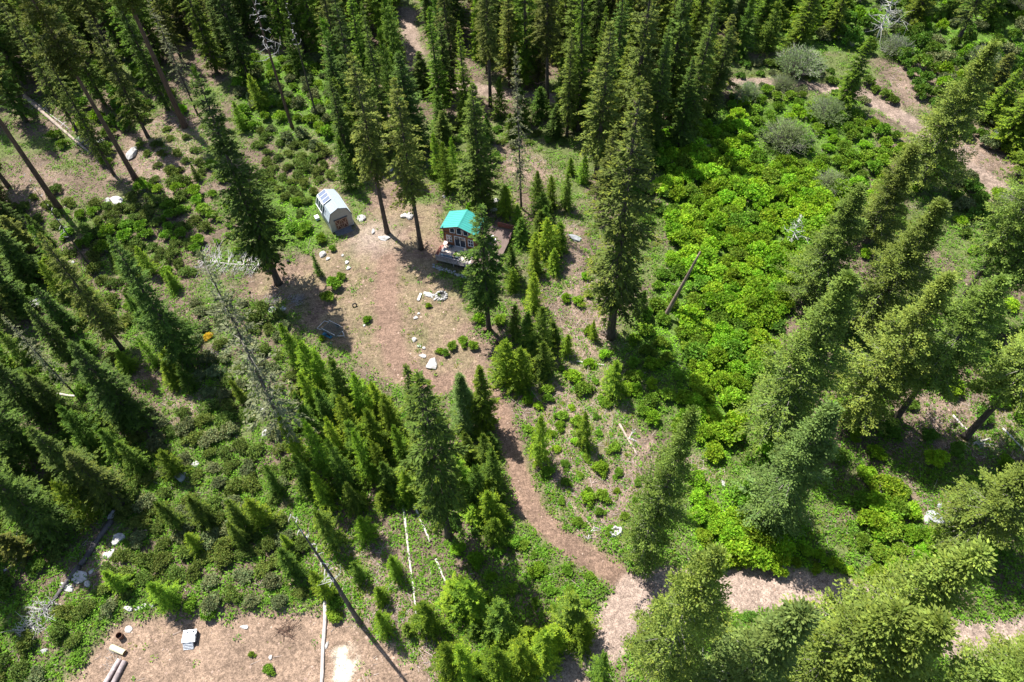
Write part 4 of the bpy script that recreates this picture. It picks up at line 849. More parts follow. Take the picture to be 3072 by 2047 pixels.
# deck (part of the cabin)
def deck():
    y0 = -3.62; x0, x1 = -2.62, 6.7
    m = MB()
    dk = MB().box((x0, y0, D0-.2), (2.6, -.06, D0-.04)).build('deck', DECKR, cab)
    n = 24
    for k in range(n):
        ya = y0+(k)*(3.54/n); MB().box((x0, ya, D0-.036), (2.6, ya+3.54/n-.02, D0)).build('deck_board', DECKW, dk)
    sd = MB().box((2.63, y0, D0-.2), (x1, 5.9, D0-.04)).build('side_deck', DECKR, cab)
    bw = simple('brown_deck_boards', (.17, .12, .10), .85, .3, 2, stretch=(8, 1, 1))
    for k in range(28):
        xa = 2.63+k*(x1-2.63)/28; MB().box((xa, y0, D0-.036), (xa+(x1-2.63)/28-.02, 5.9, D0)).build('deck_board', bw, sd)
    for x in (-2.5, .17, 2.46, 4.6, 6.6):
        for y in (y0+.08, -1.9): MB().bar((x, y, -.35), (x, y, D0-.2), .13).build('deck_post', REDW if x < -2 else DECKR, cab)
    for y in (1, 3.4, 5.8): MB().bar((6.6, y, -.35), (6.6, y, D0-.2), .13).build('deck_post', REDW, cab)
    def rail(a, b, n, mat, name='railing', solid=True):
        a = np.array(a, float); b = np.array(b, float); o = MB().bar((*a, D0+.95), (*b, D0+.95), .14, .05).build(name, mat, cab)
        for k in range(n+1):
            p = a+(b-a)*k/n; MB().bar((*p, D0-.18), (*p, D0+.925), .09).build('rail_post', mat, o)
        for z in (.14, .32, .50, .68):
            MB().bar((*a, D0+z), (*b, D0+z), .035, .11).build('rail_slat', mat, o)
    rail((x0, y0-.02), (2.6, y0-.02), 3, DECKR); rail((2.62, y0-.02), (x1, y0-.02), 2, DECKR)
    rail((x0-.02, y0), (x0-.02, -1.6), 1, REDW)
    rail((x1+.02, 3.4), (x1+.02, 5.9), 2, TRIM); rail((4.0, 5.92), (x1, 5.92), 2, REDW)
    # steps down at the left of the deck
    st = MB().box((-2.9, -1.4, D0-.25), (-2.66, -.2, D0-.18)).build('steps', REDW, cab)
    for k in range(1, 3): MB().box((-2.9-.28*k, -1.4, D0-.25-.2*k), (-2.64-.28*k, -.2, D0-.2-.2*k)).build('tread', REDW, st)
deck()
def onc(u, v, z): # cabin frame -> world
    a = math.radians(-20.55); return (CX+math.cos(a)*u-math.sin(a)*v, CY+math.sin(a)*u+math.cos(a)*v, cz+z)
CR_ = math.radians(-20.55)
def chair(u, v, rz, label, mat=DARKP, cu=CUSH):
    e = empty('patio_chair', onc(u, v, D0+.002), CR_+rz, label, 'chair', 'patio chairs on the cabin deck')
    MB().box((-.25, -.25, .38), (.25, .25, .45)).build('seat', cu, e, bevel=.02); MB().bar((0, .27, .42), (0, .40, .95), .5, .05).build('backrest', cu, e)
    for x in (-.24, .24):
        for y in (-.22, .24): MB().bar((x, y, 0), (x, y, .40), .035).build('leg', mat, e)
        MB().bar((x*1.12, -.24, .62), (x*1.12, .3, .62), .05, .03).build('armrest', mat, e)
chair(-1.28, -.75, 2.9, 'dark patio chair by the cabin wall left of the sliding door')
chair(-.15, -2.3, -.5, 'dark patio chair at the middle of the deck railing', DARKP, DARKP); chair(1.45, -1.1, 1.2, 'tan patio chair on the right of the deck', simple('tan_wood', (.35, .25, .18)), simple('tan_cushion', (.55, .45, .36)))
chair(-2.1, -1.9, -1.2, 'patio chair in the left corner of the deck', DARKP, simple('pale_cushion', (.55, .56, .58)))
e = empty('patio_sofa', onc(-1.2, -2.85, D0+.002), CR_, 'long blue-grey cushioned bench along the deck railing', 'bench')
MB().box((-.95, -.35, .0), (.95, .35, .30)).build('base', DARKP, e, bevel=.02)
for k in range(3): MB().box((-.92+k*.62, -.33, .302), (-.92+k*.62+.59, .25, .43)).build('cushion', CUSH, e, bevel=.03)
MB().box((-.95, -.47, .0), (.95, -.36, .72)).build('backrest', DARKP, e, bevel=.02)
e = empty('grill', onc(-2.15, -.75, D0+.002), CR_+.2, 'red-framed cart with a pale top at the left deck end', 'cart')
MB().box((-.32, -.42, .84), (.32, .42, .90)).build('top', simple('pinkish_top', (.66, .50, .44), .7, .2, 4), e, bevel=.01)
for x in (-.28, .28):
    for y in (-.38, .38): MB().bar((x, y, 0), (x, y, .84), .05).build('leg', REDW, e)
MB().bar((-.30, -.40, .3), (-.30, .40, .3), .04).build('brace', REDW, e); MB().bar((.30, -.40, .3), (.30, .40, .3), .04).build('brace', REDW, e)
e = empty('deck_table', onc(.5, -2.75, D0+.002), CR_, 'low dark table with white things beside the deck railing', 'table')
MB().box((-.42, -.28, .42), (.42, .28, .47)).build('tabletop', DARKP, e)
for x in (-.38, .38):
    for y in (-.24, .24): MB().bar((x, y, 0), (x, y, .42), .04).build('leg', DARKP, e)
tag(MB().box((-.15, -.1, 0), (.15, .1, .16)).build('white_box', WHITE, None, onc(.45, -2.75, D0+.475), (0, 0, CR_+.3), bevel=.02), 'small white box on the low dark deck table', 'box')
for k, (u, v, lab) in enumerate([(4.0, 3.2, 'white round bucket on the brown side deck, left of the pair'), (4.5, 2.7, 'white round bucket on the brown side deck, right of the pair')]):
    e = empty('bucket', onc(u, v, D0+.002), 0, lab, 'bucket', 'white buckets on the side deck')
    MB().tube([(0, 0, 0), (0, 0, .42)], [.19, .25], 14).build('body', WHITE, e); MB().tube([(0, 0, .423), (0, 0, .45)], [.265, .265], 14).build('lid', WHITE, e)
# stones along the foot of the deck
for k in range(46):
    u = -2.9+k*.125+random.uniform(-.1, .1); v = -4.25-.5*abs(math.sin(k*1.3))-k*.008; p = onc(u, v, 0); s = random.uniform(.12, .27)
    tag(link('wall_stone', RKG[k % 3], None, (p[0], p[1], hz(p[0], p[1])+s*.3), (0, 0, k), (s*1.2, s, s)), 'grey stone in the low rubble row at the foot of the deck', 'stone', 'grey stones along the foot of the deck')

SX, SY, SA = -26.338, 84.906, math.radians(29.1)
sz = hz(SX, SY)*.4
shed = empty('shed', (SX, SY, sz), SA, 'grey barn-roofed shed with a solar panel and cross-braced brown double doors', 'shed')
SIDING = simple('light_grey_siding', (.42, .40, .37), .8, .1, 4); SHING = simple('blue_grey_shingles', (.29, .335, .365), .85, .2, 8, bump=.3); STRIM = simple('white_shed_trim', (.74, .74, .72), .6)
w, L, e_, k_, kw, r_ = 1.844, 4.935, 2.485, 3.966, 1.354, 4.524
G5 = [(-w, .12), (w, .12), (w, e_), (kw, k_-.05), (0, r_-.05), (-kw, k_-.05), (-w, e_)]
m = MB(); n = len(G5); m.poly([(x, 0, z) for x, z in G5]+[(x, L, z) for x, z in G5], [tuple(range(n)), tuple(range(2*n-1, n-1, -1))]+[(i, i+n, (i+1) % n+n, (i+1) % n) for i in range(n)])
m.build('wall', SIDING, shed)
for k in range(17):
    x = -w+.12+k*(2*w-.24)/16
    top = np.interp(abs(x), [0, kw, w], [r_-.15, k_-.15, e_-.02])
    for z0, z1 in ([(.15, top)] if abs(x) > 1.08 else [(2.42, top)]): MB().bar((x, -.012, z0), (x, -.012, z1), .02, .03).build('siding_batten', SIDING, shed)
for s in (-1, 1):
    for (xa, za), (xb, zb) in (((0, r_), (kw, k_)), ((kw, k_), (w+.12, e_-.12))):
        p = [(s*xa, -.14, za), (s*xb, -.14, zb), (s*xb, L+.14, zb), (s*xa, L+.14, za)]; q = [(x*.99, y, z-.05) for x, y, z in p]
        rp = MB().poly(p+q, [(0, 1, 2, 3) if s < 0 else (3, 2, 1, 0), (7, 6, 5, 4) if s < 0 else (4, 5, 6, 7), (0, 4, 5, 1), (1, 5, 6, 2), (2, 6, 7, 3), (3, 7, 4, 0)]).build('roof_panel', SHING, shed)
        nrow = int(math.hypot(xb-xa, zb-za)/.2)
        for k in range(1, nrow):
            t = k/nrow; x, z = xa+(xb-xa)*t, za+(zb-za)*t
            MB().bar((s*x, -.13, z+.008), (s*x, L+.13, z+.008), .05, .012).build('shingle_row', SHING, rp)
        MB().bar((s*xa, -.165, za-.04), (s*xb, -.165, zb-.04), .03, .12).build('rake_trim', simple('dark_rake_trim', (.12, .13, .15), .7) if not bpy.data.materials.get('dark_rake_trim') else bpy.data.materials['dark_rake_trim'], shed)
MB().bar((0, -.15, r_+.02), (0, L+.15, r_+.02), .22, .04).build('ridge_cap', SHING, shed)
for s in (-1, 1): MB().bar((s*(w+.012), -.02, .15), (s*(w+.012), -.02, e_-.1), .07, .07).build('corner_trim', STRIM, shed)
BRN = simple('red_brown_door', (.14, .055, .035), .7, .25, 4); TANT = simple('tan_door_brace', (.50, .33, .25), .7, .15, 4)
for s, lab in ((-1, 'left'), (1, 'right')):
    x0, x1 = (-1.02, -.01) if s < 0 else (.01, 1.02); z0, z1 = .25, 2.2
    d = MB().box((x0, -.05, z0), (x1, -.001, z1)).build('door', BRN, shed)
    yb = -.07
    for a, b in (((x0+.05, z0), (x0+.05, z1)), ((x1-.05, z0), (x1-.05, z1)), ((x0+.09, z0+.05), (x1-.09, z0+.05)), ((x0+.09, z1-.05), (x1-.09, z1-.05))):
        MB().bar((a[0], yb, a[1]), (b[0], yb, b[1]), .09, .04) if False else MB().bar((a[0], yb, a[1]), (b[0], yb, b[1]), *((.09, .04) if a[0] == b[0] else (.04, .09))).build('rail', TANT, d)
    MB().bar((x0+.1, yb-.004, z0+.1), (x1-.1, yb-.004, z1-.1), .04, .09).build('brace', TANT, d)
    MB().bar((x0+.1, yb-.008, z1-.1), (x1-.1, yb-.008, z0+.1), .04, .09).build('brace', TANT, d)
    MB().bar((x0+.1, yb-.012, (z0+z1)/2), (x1-.1, yb-.012, (z0+z1)/2), .04, .09).build('brace', TANT, d)
MB().bar((-1.15, -.10, 2.36), (1.15, -.10, 2.36), .14, .05).build('door_hood', simple('dark_hood', (.07, .08, .10), .6), shed)
MB().poly([(-1.45, -.02, .18), (1.3, -.02, .18), (1.3, -1.35, -.02), (-1.45, -1.35, -.02), (-1.45, -.02, -.1), (1.3, -.02, -.1), (1.3, -1.35, -.12), (-1.45, -1.35, -.12)], [(3, 2, 1, 0), (0, 1, 5, 4), (2, 3, 7, 6), (1, 2, 6, 5), (3, 0, 4, 7), (4, 5, 6, 7)]).build('ramp', simple('dark_ramp_boards', (.15, .15, .17), .85, .25, 4), shed)
# solar panels on the left roof slopes near the back
PV = simple('solar_cells', (.16, .19, .27), .25); PVD = simple('dark_solar_cells', (.03, .045, .06), .25); ALU = simple('aluminium_frame', (.80, .82, .85), .4)
sp = empty('solar_panel', (0, 0, 0)); sp.parent = shed
def pv(P0, P1, y0, y1, cm, name, div=3):
    """P0 upper, P1 lower edge (x, z); lies proud of the slope"""
    a = np.array([P0[0], 0, P0[1]]); b = np.array([P1[0], 0, P1[1]]); d = (b-a)/np.linalg.norm(b-a); nrm = np.array([d[2], 0, -d[0]]); nrm = nrm if nrm[2] > 0 else -nrm
    lift = nrm*.12; A = lambda t, y, h=0: tuple(a+(b-a)*t+lift+nrm*h+np.array([0, y, 0]))
    o = MB().poly([A(0, y0), A(1, y0), A(1, y1), A(0, y1), A(0, y0, .03), A(1, y0, .03), A(1, y1, .03), A(0, y1, .03)], [(0, 1, 2, 3), (7, 6, 5, 4), (0, 4, 5, 1), (1, 5, 6, 2), (2, 6, 7, 3), (3, 7, 4, 0)]).build(name, cm, shed)
    for k in range(div+1):
        y = y0+(y1-y0)*k/div; MB().bar(A(0, y, .045), A(1, y, .045), .07, .04).build('panel_frame', ALU, o)
    for t in (0, 1): MB().bar(A(t, y0, .05), A(t, y1, .05), .07, .05).build('panel_frame', ALU, o)
bpy.data.objects.remove(sp)
pv((-.02, r_+.0), (-kw-.02, k_), L-2.55, L+.05, PV, 'solar_panel'); pv((-kw-.06, k_-.05), (-w-.08, e_+.05), L-2.6, L+.05, PVD, 'side_panel', 3)
for y in (1.5, 2.1): MB().bar((-kw-.2, y, k_-.35), (-kw-.5, y, k_-1.0), .05, .05).build('panel_bracket', PVD, shed)
e = empty('air_cooler', (SX+math.cos(SA)*-2.5-math.sin(SA)*4.4, SY+math.sin(SA)*-2.5+math.cos(SA)*4.4, sz), SA, 'pale blue-grey box standing against the left side of the shed', 'box')
MB().box((-.5, -.4, 0), (.1, .4, .5)).build('case', simple('pale_box', (.55, .62, .68), .5), e, bevel=.02); MB().box((-.52, -.42, .502), (.12, .42, .55)).build('lid', STRIM, e)

# ------------------------------------------------------------------ mesh trailer, coil, small yard things
STEEL = simple('dark_green_steel', (.10, .14, .13), .6, .4, 3, metal=.3); BRS = simple('worn_bright_steel', (.52, .55, .58), .5, .3, 4, metal=.3); TARP = simple('blue_tarp', (.02, .16, .27), .6, .5, 3)
tb = hz(-25.3, 64); tr = empty('utility_trailer', (-25.3, 63.9, tb), math.radians(-33), 'tipped dark steel mesh utility trailer at the edge of the yard', 'trailer')
f = MB()
for a, b in (((-1.3, -.8), (1.3, -.8)), ((1.3, -.8), (1.3, .8)), ((1.3, .8), (-1.3, .8)), ((-1.3, .8), (-1.3, -.8))): f.bar((*a, .5), (*b, .5), .07, .09)
f.build('frame', STEEL, tr)
for k in range(13): MB().bar((-1.2+k*.2, -.77, .52), (-1.2+k*.2, .77, .52), .025, .02).build('deck_slat', STEEL, tr)
for k in range(7): MB().bar((-1.27, -.66+k*.22, .545), (1.27, -.66+k*.22, .545), .02, .02).build('deck_slat', STEEL, tr)
for s in (-1, 1):
    MB().bar((-1.35, s*.84, .95), (1.2, s*.84, .95), .05).build('side_rail', BRS, tr)
    for x in (-1.3, -.4, .5, 1.2): MB().bar((x, s*.84, .5), (x, s*.84, .95), .04).build('rail_post', STEEL, tr)
    MB().tube([(0-.05, s*.93, .32), (-.05, s*1.1, .32)], .32, 16).build('wheel', simple('black_tyre', (.02, .02, .022), .8) if not bpy.data.materials.get('black_tyre') else bpy.data.materials['black_tyre'], tr)
t_ = MB().bar((1.33, -.5, .48), (2.1, 0, .46), .06).bar((1.33, .5, .48), (2.1, 0, .46), .06); t_.build('tongue', BRS, tr)
MB().tube([(2.1, 0, .0), (2.1, 0, .7)], .04, 8).build('jack', BRS, tr)
for x in (-1.35,): MB().bar((x, -.8, .5), (x-1.0, -.8, .15), .05).bar((x, .8, .5), (x-1.0, .8, .15), .05).bar((x-1.0, -.8, .15), (x-1.0, .8, .15), .05).build('ramp_gate', BRS, tr)
g = 8; P = []; 
for i in range(g):
    for j in range(g):
        u = i/(g-1); v = j/(g-1); P.append((-1.1+1.6*u, -1.25+.5*v, .1+.4*math.sin(math.pi*u)*math.sin(math.pi*v)+.05*math.sin(i*3+j*2)))
o = MB().poly(P, [(i*g+j, (i+1)*g+j, (i+1)*g+j+1, i*g+j+1) for i in range(g-1) for j in range(g-1)]).build('tarp', TARP, None, (-25.3, 63.9, tb), (0, 0, math.radians(-33)))
tag(o, 'crumpled blue tarp lying against the lower side of the mesh trailer', 'tarp'); s_ = o.modifiers.new('thick', 'SOLIDIFY'); s_.thickness = .02
b = GT(817, 932); e = empty('cable_spool', b, 0, 'old grey wooden wheel lying flat beside the dead brush at the yard edge', 'wheel')
m = MB(); n = 20
m.tube([(math.cos(6.2832*k/n)*.5, math.sin(6.2832*k/n)*.5, .18) for k in range(n+1)], .06, 6, False); m.build('rim', DEADW, e)
for k in range(6): MB().bar((0, 0, .18), (math.cos(k*math.pi/3)*.48, math.sin(k*math.pi/3)*.48, .18), .05).build('spoke', DEADW, e)
b = GT(866, 788); e = empty('stump', b, 0, 'small black charred stump in the bare dirt left of the yard', 'stump')
MB().tube([(0, 0, -.1), (0, 0, .2), (.02, 0, .5)], [.3, .24, .22], 9).build('stem', simple('charcoal', (.02, .02, .02), .9), e)
b = GT(750, 878); e = empty('stump', b, 0, 'tiny dark stump on the pinkish dirt below the white limby fallen tree', 'stump'); MB().tube([(0, 0, -.1), (0, 0, .3)], [.18, .14], 8).build('stem', BARK, e)
b = GT(1454, 995); e = empty('stump', b, 0, 'reddish stump at the foot of the fir in front of the cabin', 'stump'); MB().tube([(0, 0, -.1), (0, 0, .2), (.05, 0, .6)], [.4, .3, .26], 9).build('stem', BARKR, e)
b = GT(1493, 1028); e = empty('stump', b, 0, 'reddish stump right of the shadow below the cabin-front fir', 'stump'); MB().tube([(0, 0, -.1), (0, 0, .2), (.05, 0, .55)], [.38, .28, .25], 9).build('stem', BARKR, e)
b = GT(1846, 1598); e = empty('stump', b, .3, 'wide weathered grey stump with hollow top above the driveway', 'stump')
m = MB(); n = 14; P = []
for (r, z) in ((1.05, -.1), (.85, .25), (.75, .55), (.5, .5), (.42, .15)):
    for k in range(n): P.append((r*math.cos(6.2832*k/n)*(1+.16*math.sin(k*2.3)), r*.7*math.sin(6.2832*k/n)*(1+.16*math.cos(k*1.9)), z+.14*math.sin(k*2.9)*(z > .1)))
m.poly(P, [(i*n+k, i*n+(k+1) % n, (i+1)*n+(k+1) % n, (i+1)*n+k) for i in range(4) for k in range(n)]+[tuple(4*n+k for k in range(n))]).build('stem', DEADW, e)
b = GT(1065, 920); e = empty('tyre', b, .4, 'dark tyre leaning in grass at the right edge of the big shadow', 'tyre')
m = MB(); m.tube([(math.cos(6.2832*k/18)*.3, .1*math.sin(6.2832*k/18), .1+.3*math.sin(6.2832*k/18)+.15) for k in range(19)], .09, 8, False); m.build('rubber', bpy.data.materials['black_tyre'], e)
e = empty('brush_pile', GTO(275, 1508), 0, 'tangle of dark wire and sticks beside the two cut logs', 'brush pile'); m = MB()
for k in range(70):
    a = np.array([random.uniform(-1.5, .1), random.uniform(-1.3, 1.2), random.uniform(.05, .3)]); d = np.array([random.uniform(-.5, .5), random.uniform(-.5, .5), random.uniform(-.1, .15)]); m.tube([a, a+d*.6, a+d], [.02, .018, .01], 4, False)
m.build('sticks', DEADG, e)['kind'] = 'stuff'

for px_, py_, n_, lab_ in [(855, 1900, 45, 'dark dead branch lying on the upper part of the dirt clearing'), (700, 905, 40, 'dry brown branches on the pinkish dirt left of the tall dark fir'), (885, 905, 60, 'grey branches lying in the deep shade left of the yard'), (812, 905, 60, 'heap of grey sticks beside the old wooden wheel'), (1590, 1110, 60, 'slash heap of sticks in the right-hand clearing'), (640, 1060, 50, 'grey twig tangle among shrubs in the left middle')]:
    e = empty('brush_pile', GT(px_, py_), 0, lab_, 'brush pile'); m = MB()
    for k in range(n_):
        a = np.array([random.gauss(0, .6), random.gauss(0, .5), random.uniform(.03, .25)]); an = random.gauss(.6, .7); l = random.uniform(.4, 1.3); d = np.array([math.cos(an)*l, math.sin(an)*l, random.uniform(-.05, .2)]); m.tube([a, a+d*.6, a+d+[.05, .08, 0]], [.03, .022, .008], 4, False)
    m.build('sticks', DEADG if lab_[0] != 'd' else BARKR, e)['kind'] = 'stuff'
# ------------------------------------------------------------------ shrubs
def protos(key, mat, seeds, **kw):
    out = []
    for s in seeds:
        Vv, Ff, T, fm = shrub(s, **kw); out.append(mesh_np(key, Vv, Ff, [mat, DEADG], T, fm))
    return out
SH = dict(lush=protos('lush_shrub', MF['lush'], range(5), nleaf=3200, ls=.13, lobes=42, H=1.05, twig=24, lr0=.10, lr1=.26), leaf=protos('leafy_shrub', MF['leaf'], range(5, 9), nleaf=2400, ls=.14, lobes=32, H=1.05, twig=24, lr0=.11, lr1=.26),
          chap=protos('olive_shrub', MF['chap'], range(10, 15), nleaf=2800, ls=.10, lobes=38, H=.75, twig=60, lr0=.10, lr1=.25), grey=protos('greyish_shrub', MF['chapgrey'], range(16, 19), nleaf=1900, ls=.12, lobes=22, H=.8, twig=140, lr0=.16, lr1=.28))
SH['shade'] = protos('shade_bush', MF['shade'], (50, 51, 52), nleaf=2200, ls=.15, lobes=30, H=1.05, twig=24, lr0=.11, lr1=.26)
SADJ = dict(lush='bright green', leaf='soft green', chap='olive green', grey='greyish green', shade='mid green')
def place_shrub(x, y, R, kind, label=None, zs=1.0):
    e = link({'lush': 'broadleaf_shrub', 'leaf': 'leafy_bush', 'chap': 'evergreen_shrub', 'grey': 'greyish_shrub', 'shade': 'understory_bush'}[kind], SH[kind][int(rng.integers(0, len(SH[kind])))], None, (x, y, hz(x, y)-.03), (0, 0, rng.random()*6.28), (R, R, R*zs*random.uniform(.85, 1.15)))
    e['category'] = 'shrub'
    if label: tag(e, label, 'shrub')
    else: pend(e, (x, y, 0), ('small ' if R < 1.25 else 'wide ' if R > 1.8 else '')+SADJ[kind], {'lush': 'broadleaf shrub', 'leaf': 'leafy bush', 'chap': 'evergreen shrub', 'grey': 'brushy shrub', 'shade': 'understory bush'}[kind], {'lush': 'bright shrubs of the thicket', 'leaf': 'leafy bushes', 'chap': 'evergreen shrubs on the slopes', 'grey': 'greyish brushy shrubs', 'shade': 'bushes growing between the trees'}[kind])
    placed.append((x, y, R*.75)); return e
for px, py, R, kind in [(1680, 1240, 2.2, 'lush'), (1715, 1225, 2.4, 'lush'), (1750, 1250, 2.3, 'lush'), (1790, 1265, 2.0, 'lush'), (1700, 1275, 2.3, 'lush'), (1740, 1290, 2.2, 'lush'), (1785, 1298, 1.9, 'lush'), (1660, 1290, 1.8, 'lush'), (2035, 1130, 2.2, 'lush'), (2010, 1170, 2.2, 'lush'), (2050, 1180, 2.0, 'leaf'), (2000, 1210, 2.0, 'lush'), (2035, 1225, 2.0, 'leaf'), (1990, 1100, 1.6, 'lush'), (2140, 1260, 2.0, 'lush'), (2190, 1265, 1.8, 'lush'), (705, 530, 1.5, 'leaf'), (740, 555, 1.3, 'leaf'), (765, 575, .8, 'leaf'), (690, 545, 1.0, 'leaf'), (1100, 738, 1.2, 'lush'), (1150, 742, 1.3, 'leaf'), (1040, 800, 1.0, 'leaf'), (1065, 790, 1.1, 'leaf'), (1088, 800, 1.0, 'leaf'), (1025, 815, .8, 'leaf'),
                        (845, 738, .8, 'lush'), (985, 705, .6, 'lush'), (1355, 680, 1.0, 'lush'), (1330, 700, 1.2, 'lush'), (1345, 640, .9, 'lush'), (1355, 765, 1.1, 'lush'), (1315, 870, 1.4, 'lush'), (1340, 900, 1.5, 'leaf'), (1390, 820, 1.1, 'lush'), (1300, 690, 1.0, 'lush'),
                        (770, 660, 1.6, 'leaf'), (755, 690, 1.4, 'leaf'), (785, 640, 1.0, 'leaf'), (1085, 480, 1.2, 'lush'), (460, 560, 1.4, 'leaf'), (530, 545, .9, 'leaf'), (620, 620, .9, 'leaf'), (775, 1390, 1.0, 'leaf'), (770, 1420, 1.1, 'leaf'), (620, 1540, .8, 'leaf'), (580, 1505, .5, 'leaf'),
                        (1010, 810, .7, 'lush'), (1210, 925, 1.0, 'lush'), (1260, 920, .9, 'leaf'), (1290, 960, 1.1, 'leaf'), (1265, 1000, .8, 'lush'), (1230, 1010, 1.0, 'leaf'), (1380, 1080, 1.3, 'lush'), (1350, 1150, 1.2, 'lush'), (1385, 1145, 1.2, 'leaf'), (1300, 1110, .8, 'leaf'), (1420, 1090, .9, 'leaf'), (1395, 930, 1.0, 'leaf'), (1440, 900, 1.3, 'lush'), (1355, 840, 1.0, 'lush'), (1095, 1290, 1.3, 'lush'), (1180, 1250, 1.2, 'leaf'), (1710, 1140, 1.8, 'leaf'), (820, 500, .4, 'lush'), (740, 780, .6, 'lush'), (480, 1415, 1.1, 'leaf'), (440, 1395, 1.0, 'leaf')]:
    b = GTO(px, py); place_shrub(b[0], b[1], R, kind)
b = GTO(1712, 1165); place_shrub(b[0], b[1], 2.4, 'leaf', 'tall rounded orange-tinged green shrub left of the pale grey-green fir', 1.4)
b = GTO(481, 775); o_ = place_shrub(b[0], b[1], 1.0, 'chap', 'small shrub with yellow flowers beside the half-dead leaning conifer'); o_.data = o_.data.copy(); o_.data.materials[0] = leafmat('yellow_flowering_leaves', (.55, .42, .03), .2, .05)
b = GTO(595, 735); place_shrub(b[0], b[1], 2.2, 'chap', 'large round olive shrub below the pinkish dirt left of the tall dark fir', 1.1)
